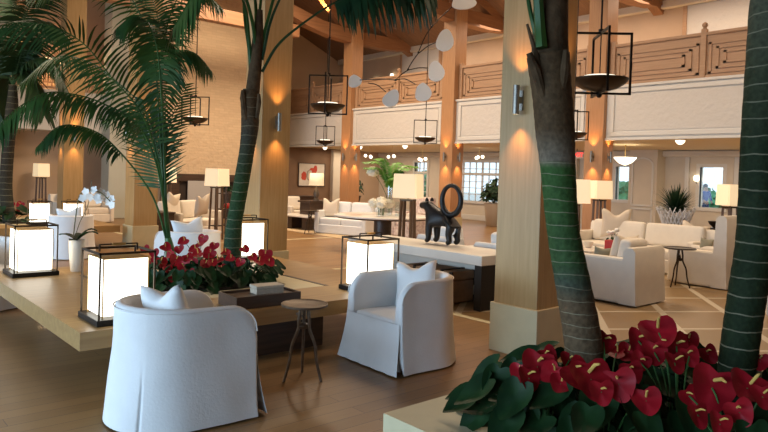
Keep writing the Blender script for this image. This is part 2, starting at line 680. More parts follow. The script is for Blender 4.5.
# gallery slab (balcony) with fascia
XF = 14.13
struct(B().b2(XF + .04, 19.8, -1.4, 22.6, 2.62, 3.80).done('ceiling_gallery', M['soffit']), 'cream underside of the gallery')
bays = [(-1.3 + W, COLY[0])] + [(COLY[k] + W, COLY[k + 1]) for k in range(3)] + [(COLY[3] + W, 22.4)]
for (y0, y1) in bays:
    o = B()
    o.b2(XF, XF + .05, y0 - .15, y1 + .15, 2.60, 3.83)
    f = struct(o.done('trim_fascia', M['fascia']), 'cream painted gallery fascia with carved panel')
    o = B()
    a0, a1, z0, z1, t, w = y0 + .10, y1 - .10, 2.68, 3.77, .035, .10
    o.b2(XF - t, XF, a0, a1, z0, z0 + w, .012).b2(XF - t, XF, a0, a1, z1 - w, z1, .012)
    o.b2(XF - t, XF, a0, a0 + w, z0 + w, z1 - w, .012).b2(XF - t, XF, a1 - w, a1, z0 + w, z1 - w, .012)
    o.b2(XF - .055, XF + .02, y0 - .05, y1 + .05, 3.80, 3.86, .01).b2(XF - .045, XF + .02, y0 - .05, y1 + .05, 2.585, 2.64, .01)
    o.done('moulding', M['fascia'], f)
    B().b2(XF - .012, XF, a0 + w + .03, a1 - w - .03, z0 + w + .03, z1 - w - .03).done('relief_panel', M['relief'], f)

# far walls
wall_far_y = 22.0


def wall_x(name, x, th, y0, y1, z0, z1, holes, m):
    """wall along Y with rectangular holes (y0,y1,z0,z1)"""
    o = B()
    ys = sorted({y0, y1} | {h[0] for h in holes} | {h[1] for h in holes})
    for a, c in zip(ys, ys[1:]):
        hs = sorted([(h[2], h[3]) for h in holes if h[0] <= a + 1e-6 and h[1] >= c - 1e-6])
        z = z0
        for (p, q) in hs:
            if p > z:
                o.b2(x, x + th, a, c, z, p)
            z = q
        if z < z1:
            o.b2(x, x + th, a, c, z, z1)
    return struct(o.done(name, m))


XR = 19.4
win = [(15.45, 18.35, .74, 2.22), (19.35, 20.1, .74, 2.2)]
doorglass = [(10.36, 10.88, 1.08, 2.12), (7.62, 8.26, .98, 2.13)]
wall_x('wall_right', XR, .2, -5.2, 22.6, 0, 2.7, win + doorglass, M['plaster'])
struct(B().b2(17.0, 17.2, -5, 22.6, 3.8, 7.0).done('wall_gallery', M['tan']), 'tan upper wall behind the gallery')
struct(B().b2(-6.2, 19.6, 22.4, 22.6, 0, 10).done('wall_far', M['tan']), 'tan end wall of the lobby')
struct(B().b2(-6.2, 19.6, -5.2, -5.0, 0, 10).done('wall_rear', M['tan']), 'tan wall behind the viewer')
struct(B().b2(-6.2, -6.0, -5.2, 1.6, 0, 4).done('added_wall_left', M['tan']), 'unseen tan wall added to close off side light')  # unseen wall added to shut out daylight on the near left
struct(B().b2(13.9, 16.3, 21.9, 22.4, 0, 2.6).done('wall_alcove', M['brown_wall']), 'brown wall under the gallery end')
struct(B().b2(16.3, 16.9, 21.7, 22.4, 0, 2.6, .02).done('trim_pilaster', M['plaster']), 'cream pilaster beside the brown wall')

# chimney breast with fireplace
struct(B().b2(8.45, 12.75, 20.0, 22.4, 0, 10).done('wall_chimney', M['stacked']), 'warm stacked stone chimney wall')
t = thing('fireplace', 'dark framed fireplace in the stacked stone chimney wall', 'fireplace', (9.95, 19.985, 0))
B().b2(-1.4, 1.4, -.12, 0, 1.22, 1.46, .01).b2(-1.4, -1.05, -.10, 0, 0, 1.22, .01).b2(1.05, 1.4, -.10, 0, 0, 1.22, .01).done('mantel', M['dark_wood'], t)
B().b2(-1.05, 1.05, -.03, 0, 0, 1.22).done('firebox', M['firebox'], t)
B().b2(-.80, .35, -.16, -.13, .02, 1.24, .01).done('fire_screen', M['screen'], t)

# end gallery over the left aisle
struct(B().b2(1.5, 8.45, 21.3, 22.4, 2.64, 3.85).done('trim_end_fascia', M['fascia']), 'cream fascia of the end gallery')
struct(B().b2(7.05, 7.75, 20.9, 21.6, 0, 8.0, .02).done('column_plaster', M['pale_panel']), 'pale grey green pier at the end of the aisle')
struct(B().b2(2.5, 4.6, 21.9, 22.4, 0, 8.0, .02).done('wall_end_panel', M['pale_panel']), 'pale grey panel of the end wall')

# roof: boards on both slopes, rafters, tie beams, braces
RID, XC = 9.6, 9.44


def roof_z(x):
    return RID - .42 * abs(x - XC)


for nm, xa in (('ceiling_left', -6.3), ('ceiling_right', 19.7)):
    o = B()
    o.grid([[(XC, -5.2, RID), (XC, 22.6, RID)], [(xa, -5.2, roof_z(xa)), (xa, 22.6, roof_z(xa))]])
    struct(o.done(nm, M['board'], solid=.1), 'brown boarded sloping ceiling')
for y in [COLY[0] - 4.77] + COLY:
    yc = y + W / 2
    o = B()
    for xa in (-6, 17.0):
        o.bar((XC, yc, RID - .2), (xa, yc, roof_z(xa) - .2), .26, .32)
    struct(o.done('beam_rafter', M['beam']), 'heavy timber rafter pair')
    if y > 17:
        struct(B().b2(4.9, 11.9, yc - .15, yc + .15, 5.95, 6.35, .02).done('beam_tie', M['beam']), 'timber tie beam')
    # boat-shaped bracket beam on the gallery column
    o = B()
    prof = [(11.5, 6.62), (12.2, 6.38), (13.1, 6.2), (14.0, 6.12), (15.6, 6.12), (16.5, 6.2), (17.0, 6.35), (17.0, 6.62), (16.2, 6.58), (14.24, 6.55), (12.8, 6.66), (11.5, 6.98)]
    lo = [o.bm.verts.new((x, yc - .17, z)) for x, z in prof]
    hi = [o.bm.verts.new((x, yc + .17, z)) for x, z in prof]
    o.bm.faces.new(lo)
    o.bm.faces.new(hi[::-1])
    for k in range(len(prof)):
        q = (k + 1) % len(prof)
        o.bm.faces.new((lo[k], lo[q], hi[q], hi[k]))
    struct(o.done('beam_bracket', M['beam']), 'curved timber bracket beam')
    struct(B().bar((13.8, yc, 6.62), (12.0, yc, 8.2), .2, .24).done('beam_knee', M['beam']), 'slanting timber knee brace')
    l = bpy.data.lights.new('beam_uplight', 'SPOT')
    l.energy, l.color, l.spot_size, l.spot_blend, l.shadow_soft_size = 320, (1, .50, .18), R(75), .7, .05
    q = bpy.data.objects.new('beam_uplight', l)
    q.location = (12.75, yc, 6.72)
    q.rotation_euler = (R(180), R(15), 0)
    col.objects.link(q)
# upper gallery wall trims
for k, (y0, y1, z0, z1) in enumerate(((4.3, 7.7, 4.4, 6.2), (16.5, 18.45, 4.4, 6.45))):
    o = B()
    o.b2(16.95, 17, y0, y1, z0, z1)
    f = struct(o.done('trim_relief', M['relief']), 'pale carved relief panel on the upper gallery wall')
    o = B()
    o.b2(16.92, 17, y0 - .1, y0, z0 - .1, z1 + .1).b2(16.92, 17, y1, y1 + .1, z0 - .1, z1 + .1).b2(16.92, 17, y0, y1, z1, z1 + .1).b2(16.92, 17, y0, y1, z0 - .1, z0)
    o.done('frame', M['rail'], f)
struct(B().b2(16.8, 17, -5, 22.3, 6.2, 6.45, .03).done('trim_cornice', M['plaster']), 'cream cornice at the top of the upper wall')

# gallery railings
def railing(y0, y1, label):
    t = thing('gallery_railing', label, 'railing', (14.22, y0, 3.83), 0, 'fretwork railings along the gallery')
    L = y1 - y0
    B().b2(-.05, .05, 0, L, .93, 1.0, .012).done('top_rail', M['rail'], t)
    B().b2(-.04, .04, 0, L, .03, .10, .008).done('bottom_rail', M['rail'], t)
    mid = L / 2
    for y in (.06, mid, L - .06):
        pst = B().b2(-.055, .055, y - .055, y + .055, 0, 1.07, .008).done('post', M['rail'], t)
        if y == mid:
            B().lathe([(.03, 1.07), (.045, 1.09), (.03, 1.105), (.055, 1.13), (.06, 1.16), (.05, 1.19), (.02, 1.215)], (0, y, 0), 12).done('finial', M['rail'], pst, True)
    for a, c in ((.12, mid - .06), (mid + .06, L - .12)):
        o = B()
        o.b2(-.008, .008, a, c, .76, .93)
        o.b2(.004, .012, a, c, .10, .76)
        for k in range(3):
            i_ = .04 + k * .15
            za, zb = .12 + k * .10, .78 - k * .10
            ya, yb = a + i_, c - i_
            if yb - ya < .1:
                break
            o.b2(-.020, .004, ya, ya + .06, za, zb).b2(-.020, .004, yb - .06, yb, za, zb)
            o.b2(-.020, .004, ya, yb, zb - .045, zb).b2(-.020, .004, ya, yb, za, za + .045)
        o.done('fretwork_panel', M['rail'], t)


names = ['gallery fretwork railing at far right beyond the nearest gallery column', 'gallery fretwork railing with ball finial right of the big hanging lantern',
         'gallery fretwork railing just left of the big maple column with the foreground palm', 'gallery fretwork railing behind the white leaf mobile',
         'gallery fretwork railing seen through the farther square hanging lantern']
for (y0, y1), nm in zip(bays, names):
    railing(y0 + .02, y1 - .02, nm)
t = thing('gallery_railing', 'lattice railing of the end gallery seen behind the palm fronds at left', 'railing', (1.6, 21.4, 3.85), 0)
B().b2(0, 6.8, -.05, .05, .93, 1.0).done('top_rail', M['rail'], t)
B().b2(0, 6.8, -.04, .04, .03, .1).done('bottom_rail', M['rail'], t)
o = B()
for k in range(60):
    o.b2(.05 + k * .113, .08 + k * .113, -.015, .015, .1, .93)
for k in range(5):
    o.b2(0, 6.8, -.012, .012, .2 + k * .14, .23 + k * .14)
o.done('lattice', M['rail'], t)

# ------------------------------------------------------------------ windows and doors of the right wall
def window(name, y0, y1, z0, z1, nv, nh, transom=None, label=None):
    o = B()
    x = XR
    w = .07
    o.b2(x - .04, x + .1, y0 - .1, y0, z0 - .1, z1 + .1).b2(x - .04, x + .1, y1, y1 + .1, z0 - .1, z1 + .1)
    o.b2(x - .04, x + .1, y0, y1, z1, z1 + .1).b2(x - .07, x + .1, y0 - .14, y1 + .14, z0 - .1, z0)
    f = struct(o.done(name, M['fascia']), label)
    o = B()
    for k in range(1, nv):
        y = y0 + (y1 - y0) * k / nv
        tw = .035 if k % 3 == 0 else .012
        o.b2(x + .02, x + .07, y - tw, y + tw, z0, z1)
    for k in range(1, nh):
        z = z0 + (z1 - z0) * k / nh
        o.b2(x + .02, x + .07, y0, y1, z - .011, z + .011)
    if transom:
        o.b2(x, x + .08, y0, y1, transom - .04, transom + .04)
    if nv > 1 or transom:
        o.done('muntin', M['fascia'], f)
    else:
        o.bm.free()
    B().b2(x + .04, x + .05, y0, y1, z0, z1).done('pane', M['glass'], f)
    return f


window('window_1', *win[0], 9, 6, 1.78, 'tall white casement window with many panes')
window('window_2', *win[1], 3, 6, 1.78, 'narrow white casement window')
# panelled doors with a glass light
for k, (y0, y1, z0, z1) in enumerate(doorglass):
    d = window('door_%d' % (k + 1), y0, y1, z0, z1, 1, 1, None, 'cream panelled door with a tall glass light')
    o = B()
    ya, yb = y0 - .28, y1 + .28
    x = XR
    o.b2(x - .03, x, ya, y0 - .1, .05, 2.45).b2(x - .03, x, y1 + .1, yb, .05, 2.45).b2(x - .03, x, y0 - .1, y1 + .1, z1 + .1, 2.45).b2(x - .03, x, y0 - .1, y1 + .1, .05, z0 - .1)
    o.done('leaf', M['plaster'], d)
    o = B()
    o.b2(x - .06, x, ya - .14, ya - .02, 0, 2.5).b2(x - .06, x, yb + .02, yb + .14, 0, 2.5).b2(x - .08, x, ya - .16, yb + .16, 2.5, 2.6)
    o.done('casing', M['fascia'], d)
    yh = ya + .09
    o = B()
    o.tube([(x - .03, yh, 1.0), (x - .09, yh, 1.0), (x - .09, yh + .14, 1.0)], .018, 8)
    o.done('handle', M['bronze'], d, True)
# arched panel box of the entry and pilasters
o = B()
o.b2(18.9, 19.4, 9.30, 10.18, 0, 2.62)
f = struct(o.done('trim_entry', M['plaster']), 'cream pier with arched panel beside the entry')
o = B()
arch = [(9.42, .95), (10.06, .95), (10.06, 2.15)] + [(9.74 + .32 * math.cos(a), 2.15 + .22 * math.sin(a)) for a in [PI * k / 10 for k in range(1, 10)]] + [(9.42, 2.15)]
vs = []
for (y, z), (y2, z2) in zip(arch, arch[1:] + arch[:1]):
    o.bar((18.885, y, z), (18.885, y2, z2), .04, .05)
for (y, z), (y2, z2) in zip([(9.42, .1), (10.06, .1), (10.06, .85), (9.42, .85)], [(10.06, .1), (10.06, .85), (9.42, .85), (9.42, .1)]):
    o.bar((18.885, y, z), (18.885, y2, z2), .04, .05)
o.done('arched_moulding', M['fascia'], f)
struct(B().b2(19.2, 19.4, -5, 22.3, 2.42, 2.6, .03).done('trim_crown', M['plaster']), 'cream crown moulding under the gallery')
struct(B().b2(19.36, 19.4, -5, 22.3, 0, .2, .01).done('baseboard_right', M['fascia']), 'cream baseboard of the right wall')
for y in (6.6, 12.2, 14.0):
    struct(B().b2(19.2, 19.4, y, y + .5, 0, 2.45, .02).done('trim_pier', M['plaster']), 'cream wall pier')
# outside
struct(B().b2(19.6, 60, -30, 60, -.2, -.1).done('ground_terrace', M['paving']), 'pale paved terrace outside')

# ================================================================== WALL LIGHTS
def spot(parent, loc, rx, power, size, colr=(1, .46, .16), blend=1.0):
    l = bpy.data.lights.new('beam', 'SPOT')
    l.energy, l.color, l.spot_size, l.spot_blend, l.shadow_soft_size = power, colr, R(size), blend, .02
    o = bpy.data.objects.new('beam', l)
    o.parent = parent
    o.location = loc
    o.rotation_euler = (rx, 0, 0)
    col.objects.link(o)
    return o


def sconce(loc, rz, label, power=26):
    """cylinder up-and-down light; local -Y points away from the column"""
    t = thing('wall_sconce', label, 'wall light', loc, rz, 'up-and-down lights on the maple columns')
    B().lathe([(.030, -.13), (.030, .13)], (0, -.085, 0), 16, False, False).done('tube', M['sconce_metal'], t, True)
    B().b2(-.015, .015, -.085, 0, -.03, .03).b2(-.018, .018, -.012, 0, -.09, .09).done('bracket', M['sconce_metal'], t)
    B().lathe([(.026, -.115), (.026, -.11)], (0, -.085, 0), 12).done('lamp', M['bulb'], t)
    spot(t, (0, -.10, .14), R(180 - 2), power, 78)
    spot(t, (0, -.10, -.14), R(2), power, 78)
    return t


colnm = ['maple column behind the foreground palm trunk', 'maple column behind the leaning palm',
         'plinthed column left of the stone wall', 'column beyond the plinthed one']
for k, y in enumerate(COLY):
    sconce((4.88, y + W / 2, 2.32), R(-90), 'wall light on the pale side of the ' + colnm[k])
    sconce((4.88 + W / 2, y, 2.32), 0, 'wall light on the orange side of the ' + colnm[k])
coln2 = ['gallery column at far right', 'gallery column behind the big hanging lantern', 'gallery column above the black cat sculpture', 'gallery column behind the round flower table']
for k, y in enumerate(COLY):
    if k:
        sconce((14.0, y + W / 2, 2.2), R(-90), 'wall light, left face, ' + coln2[k], 40)
        sconce((14.0 + W / 2, y, 2.2), 0, 'wall light, right face, ' + coln2[k], 40)


def candle_sconce(loc, rz, label):
    t = thing('candle_sconce', label, 'wall light', loc, rz)
    B().b2(-.05, .05, -.02, 0, -.12, .12, .008).tube([(0, -.02, -.05), (0, -.09, -.06), (0, -.10, 0)], .01, 6).done('bracket', M['bronze'], t)
    B().lathe([(.03, 0), (.07, .03), (.075, .12), (.05, .17)], (0, -.10, 0), 12).done('glass_shade', M['dome_glow'], t, True)
    return t


candle_sconce((17.0, at(367, 76, 24.5).y, 5.35), R(-90), 'small glowing wall light above the gallery rail right of the white mobile leaf')
candle_sconce((17.0, at(341, 79, 25).y, 5.25), R(-90), 'small glowing wall light seen inside the upper square hanging lantern')
candle_sconce((19.4, at(678, 183, 22.0).y, 1.72), R(-90), 'small glowing wall light between the arched panel and the right glass door')
candle_sconce((19.4, at(738, 184, 21.0).y, 1.72), R(-90), 'small glowing wall light just above the far right lampshade')


def dome(loc, label, r=.11):
    t = thing('ceiling_dome_light', label, 'ceiling light', loc, 0, 'glass dome lights under the gallery')
    B().lathe([(r * .9, 0), (r * .95, -.02)], (0, 0, 0), 16).done('ring', M['brass'], t)
    B().lathe([(r * .85, -.02), (r * .75, -.06), (r * .45, -.10), (.01, -.115)], (0, 0, 0), 16).done('glass_bowl', M['dome_glow'], t, True)
    return t


for (px, nm) in ((680, 'bowl shaped ceiling light under the gallery beside the right foreground trunk'), (325, 'ceiling light under the gallery behind the small far hanging lantern'),
                 (360, 'ceiling light under the gallery just right of the column behind the flower table'), (405, 'ceiling light under the gallery left of the small lantern over the cat')):
    p = at(px, 148, 1)
    s = 14.75 / p.x
    dome((14.75, p.y * s, 2.62), nm, .12 if px == 680 else .10)

# glowing glass pendants deeper under the gallery
for (px, py, d, nm) in ((369, 157, 22.5, 'glass ball pendant above the fern in the tall vase'), (392, 157, 22.5, 'glass ball pendant above the lampshade beside the cat'),
                        (422, 160, 22.0, 'glass ball pendant just left of the cat sculpture head'), (479, 158, 22.0, 'glass ball pendant in front of the many-paned window')):
    p = at(px, py, d)
    t = thing('glass_pendant', nm, 'pendant light', (p.x, p.y, p.z), 0, 'glass ball pendants under the gallery')
    B().tube([(0, 0, .1), (0, 0, 2.62 - p.z)], .008, 6).done('rod', M['brass'], t)
    for q in range(3):
        a = q * 2 * PI / 3 + px
        B().ball((.12 * math.cos(a), .12 * math.sin(a), .02 * q), .055, 2).done('globe', M['dome_glow'], t, True)
# larger bowl pendant by the entry
p = at(625, 160, 17.5)
t = thing('bowl_pendant', 'wide white glass bowl ceiling light right of the lantern column', 'pendant light', (p.x, p.y, p.z))
B().lathe([(.02, -.14), (.16, -.08), (.27, .03), (.29, .07)], (0, 0, 0), 24, True, True).done('glass_bowl', M['dome_glow'], t, True)
B().tube([(0, 0, .07), (0, 0, 2.62 - p.z)], .015, 8).ball((0, 0, -.15), .025, 1).done('rod', M['brass'], t)
# exit sign
p = at(577, 155, 20.5)
t = thing('exit_sign', 'small exit sign with red letters beside the foreground palm trunk', 'sign', (p.x, p.y, p.z))
t.rotation_euler = (0, 0, R(-45))
B().b2(-.20, .20, 0, .03, -.11, .11, .005).done('plate', M['exit_white'], t)
B().tube([(0, .015, .1), (0, .015, 2.62 - p.z)], .012, 6).done('rod', M['bronze'], t)
cu = bpy.data.curves.new('letters', 'FONT')
cu.body = 'EXIT'
cu.size = .19
cu.align_x = 'CENTER'
cu.align_y = 'CENTER'
cu.extrude = .004
cu.materials.append(M['exit_red'])
lt = bpy.data.objects.new('letters', cu)
col.objects.link(lt)
lt = bake(lt)
lt.parent = t
lt.location = (0, -.006, 0)
lt.rotation_euler = (R(90), 0, 0)

# ================================================================== HANGING LANTERNS
def hanging_lantern(loc, label, rz=R(45)):
    t = thing('hanging_lantern', label, 'hanging lantern', loc, rz, 'black square hanging lanterns')
    H = S = .66
    q = .011
    for k, nm in enumerate((0, 1)):
        o = B()
        h = S / 2
        if k == 0:
            o.b2(-h, h, -q, q, H - 2 * q, H).b2(-h, h, -q, q, 0, 2 * q).b2(-h, -h + 2 * q, -q, q, 0, H).b2(h - 2 * q, h, -q, q, 0, H)
        else:
            o.b2(-q, q, -h, h, H - 2 * q, H).b2(-q, q, -h, h, 0, 2 * q).b2(-q, q, -h, -h + 2 * q, 0, H).b2(-q, q, h - 2 * q, h, 0, H)
        o.done('square_frame', M['black_metal'], t)
    B().lathe([(.02, .025), (.06, .03), (.18, .06), (.26, .11), (.292, .15), (.294, .165), (.275, .158), (.15, .12)], (0, 0, 0), 28, True, True).done('dish', M['bronze'], t, True)
    B().lathe([(.17, .13), (.17, .195)], (0, 0, 0), 24).done('light_disc', M['candle'], t)
    B().lathe([(.012, -.035), (.028, -.02), (.028, .0), (.01, .03)], (0, 0, 0), 12).done('finial', M['black_metal'], t, True)
    zt = roof_z(loc[0]) - .1 - loc[2]
    o = B().tube([(0, 0, H), (0, 0, H + .03)], .03, 10).tube([(0, 0, H), (0, 0, zt)], .011, 6).tube([(0, 0, .17), (0, 0, H)], .007, 6)
    o.ball((0, 0, H + .62), .022, 1)
    o.done('rod', M['black_metal'], t)
    return t


def lantern_at(px, pbot, width_px, label):
    d = .66 * F_PX / width_px
    p = at(px, pbot, d)
    return hanging_lantern((p.x, p.y, p.z), label)


lantern_at(599, 94.5, 62, 'largest black square hanging lantern, right of the big maple column')
lantern_at(327.5, 114.5, 39.5, 'black square hanging lantern left of the white leaf mobile')
lantern_at(195, 125, 28.5, 'black square hanging lantern in front of the stacked stone wall')
lantern_at(425, 143.5, 23.5, 'small far black hanging lantern below the white leaf mobile, over the cat')
lantern_at(325, 145.5, 19.5, 'smallest hanging lantern, below the one left of the mobile')
lantern_at(573.5, 140, 29, 'small far hanging lantern partly behind the foreground palm trunk')

# ================================================================== MOBILE
MD = 9.0
t0 = at(429, 16, MD)
mob = thing('hanging_mobile', 'hanging mobile of white leaf shapes on black wires', 'mobile', t0)


def ml(px, py, dd=0):
    return at(px, py, MD + dd) - t0


leaves = [(354.5, 81, 6.5, 7, .3, .25), (391.5, 98, 7.5, 10, -.5, .1), (423, 92, 8, 10, .05, -.1), (436, 71, 8, 11.5, .1, .1), (445, 40, 8.5, 13, -.15, -.15), (463.5, 2, 12, 9, .1, .2)]
for (px, py, rx, ry, tilt, dd) in leaves:
    c = ml(px, py, dd)
    o = B()
    sc_ = (MD + dd) / F_PX
    right = Vector((rt.x, rt.y, 0)).normalized()
    lup = Vector((.42, .42, .80)).normalized()
    lnm = right.cross(lup).normalized()
    pts = []
    for k in range(22):
        a = 2 * PI * k / 22
        x = rx * math.cos(a) * (1 - .26 * math.sin(a)) * (1 + .06 * math.cos(3 * a))
        y = ry * math.sin(a)
        x, y = x * math.cos(tilt) - y * math.sin(tilt), x * math.sin(tilt) + y * math.cos(tilt)
        pts.append(c + right * (x * sc_) + lup * (y * sc_ / .80))
    off = lnm * .006
    f = [o.bm.verts.new(p - off) for p in pts]
    g = [o.bm.verts.new(p + off) for p in pts]
    o.bm.faces.new(f)
    o.bm.faces.new(g[::-1])
    for k in range(22):
        o.bm.faces.new((f[k], f[(k + 1) % 22], g[(k + 1) % 22], g[k]))
    o.done('leaf', M['mobile_white'], mob)
wires = [[(452, 7, .2), (440, 18, .1), (431.5, 27, 0)], [(431.5, 27, 0), (425, 37, 0), (418.5, 52, 0)], [(437, 42, -.1), (428, 46, 0), (419, 53, 0)],
         [(418.5, 53, 0), (412, 62, 0), (408, 69, 0)], [(408.5, 70, 0), (418, 68, .1), (428, 68, .1)], [(408, 70, 0), (402, 74, 0), (395.5, 80, 0)],
         [(395.5, 80, 0), (405, 79, 0), (415, 84, -.1)], [(395.5, 80, 0), (382, 79, 0), (360, 80, .2)], [(368, 83, .15), (377, 85, .1), (386, 92, .1)], [(425, 0, 0), (428, 14, 0), (431.5, 27, 0)]]
for w in wires:
    pts = [ml(*q) for q in w]
    B().tube(spline(pts, 6), .007, 6).done('wire', M['black_metal'], mob)
o = B()
for q in ((431.5, 27, 0), (418.5, 52.5, 0), (408, 69.5, 0), (395.5, 80, 0)):
    o.ball(ml(*q), .018, 1)
o.done('loops', M['black_metal'], mob)
zt = roof_z(t0.x) - t0.z - .1
B().tube([ml(425, 0, 0), ml(425, 0, 0) + Vector((0, 0, zt - ml(425, 0, 0).z))], .006, 6).done('ceiling_wire', M['black_metal'], mob)

# ================================================================== LOW OAK TABLES AND PLANTERS
def low_table(name, label, x0, x1, y0, y1, hole, rim):
    """floating slab on a recessed plinth with a stone-rimmed planting well"""
    cx, cy = (x0 + x1) / 2, (y0 + y1) / 2
    t = thing(name, label, 'low table', (cx, cy, 0))
    X, Y = (x1 - x0) / 2, (y1 - y0) / 2
    hx, hy = hole[0] / 2, hole[1] / 2
    rx, ry = hx + rim, hy + rim
    o = B()
    for a in ((-X, X, -Y, -ry), (-X, X, ry, Y), (-X, -rx, -ry, ry), (rx, X, -ry, ry)):
        o.b2(*a, .32, .45)
    bmesh.ops.remove_doubles(o.bm, verts=o.bm.verts, dist=1e-5)
    o.done('slab', M['oak_table'], t)
    o = B()
    for a in ((-rx, rx, -ry, -hy), (-rx, rx, hy, ry), (-rx, -hx, -hy, hy), (hx, rx, -hy, hy)):
        o.b2(*a, .34, .447)
    o.done('stone_rim', M['stone'], t)
    g = .022
    for s in (-1, 1):
        for (a, c) in ((-ry, -.12), (.12, ry)):
            B().b2(s * rx - g, s * rx + g, a, c, .43, .4515).done('shadow_gap', M['dark_wood'], t)
    B().b2(-hx, hx, -hy, hy, .30, .40).done('soil', M['soil'], t)
    B().b2(-.53, .53, -Y + .2, Y - .2, 0, .32).done('plinth', M['dark_wood'], t)
    return t


T1 = low_table('low_table', 'large low oak table with glowing lanterns and a palm planting well', 1.44, 4.82, 4.76, 7.98, (1.25, 1.25), .30)
T2 = low_table('low_table', 'farther low oak table at left with two glowing lanterns and red flowers', 1.3, 4.7, 13.2, 16.6, (1.25, 1.25), .30)

# foreground stone planter
pl = thing('stone_planter', 'low cream stone planter box around the two foreground palm trunks', 'planter', (3.02, 1.42, 0))
hx = .90
o = B()
w = .34
for a in ((-hx, hx, -.94, -.94 + w), (-hx, hx, .94 - w, .94), (-hx, -hx + w, -.94 + w, .94 - w), (hx - w, hx, -.94 + w, .94 - w)):
    o.b2(*a, .36, .45)
o.done('rim', M['stone'], pl)
o = B()
for a in ((-hx + .01, hx - .01, -.93, -.9), (-hx + .01, hx - .01, .9, .93), (-hx + .01, -hx + .04, -.9, .9), (hx - .04, hx - .01, -.9, .9)):
    o.b2(*a, 0, .36)
o.done('side', M['white_stone'], pl)
B().b2(-hx + .06, hx - .06, -.88, .88, .05, .34).done('soil', M['soil'], pl)

# ================================================================== TABLE LANTERNS
def table_lantern(loc, label, rz=0, w=.40):
    t = thing('table_lantern', label, 'lantern', loc, rz, 'glowing box lanterns on the low tables')
    h = w / 2
    H = .53
    q = .006
    B().b2(-h - .02, h + .02, -h - .02, h + .02, 0, .045, .006).done('base_plate', M['black_metal'], t)
    o = B()
    for sx in (-1, 1):
        for sy in (-1, 1):
            o.b2(sx * h - q, sx * h + q, sy * h - q, sy * h + q, .045, H)
    o.b2(-h - q, h + q, -h - q, -h + q, H - .016, H).b2(-h - q, h + q, h - q, h + q, H - .016, H)
    o.b2(-h - q, -h + q, -h, h, H - .016, H).b2(h - q, h + q, -h, h, H - .016, H)
    o.done('frame', M['bronze'], t)
    g = h - .035
    B().b2(-g, g, -g, g, .06, H - .055).done('paper_box', M['lantern_glow'], t)
    o = B()
    for sx in (-1, 1):
        for sy in (-1, 1):
            o.b2(sx * g - .004, sx * g + .004, sy * g - .004, sy * g + .004, .045, H - .05)
    o.b2(-g, g, -g, g, H - .056, H - .048)
    o.done('box_edge', M['brass'], t)
    o = B()
    for x in (-.14, .14):
        o.b2(x - .005, x + .005, -.005, .005, H - .012, H + .04)
    o.b2(-.14, .14, -.005, .005, H + .034, H + .044)
    o.done('handle_loop', M['bronze'], t)
    o = B()
    o.b2(-.05, .05, -.012, .012, H + .03, H + .048, .003)
    o.done('grip', M['brass'], t)
    return t


Z = .45
table_lantern((1.80, 5.07, Z), 'glowing box lantern on the near corner of the big low table, behind the nearest armchair')
table_lantern((1.80, 7.62, Z), 'glowing box lantern at the left edge of the photo, beside the orchid')
table_lantern((4.27, 5.03, Z), 'glowing box lantern behind the armchair that faces left')
table_lantern((4.40, 7.72, Z), 'glowing box lantern partly behind the leaning palm trunk')
table_lantern((3.40, 13.85, Z), 'small far glowing lantern next to the far left red flowers', w=.40).scale = (.86, .86, .86)
table_lantern((3.98, 13.75, Z), 'small far glowing lantern just behind the white chair back at left', w=.40).scale = (.86, .86, .86)

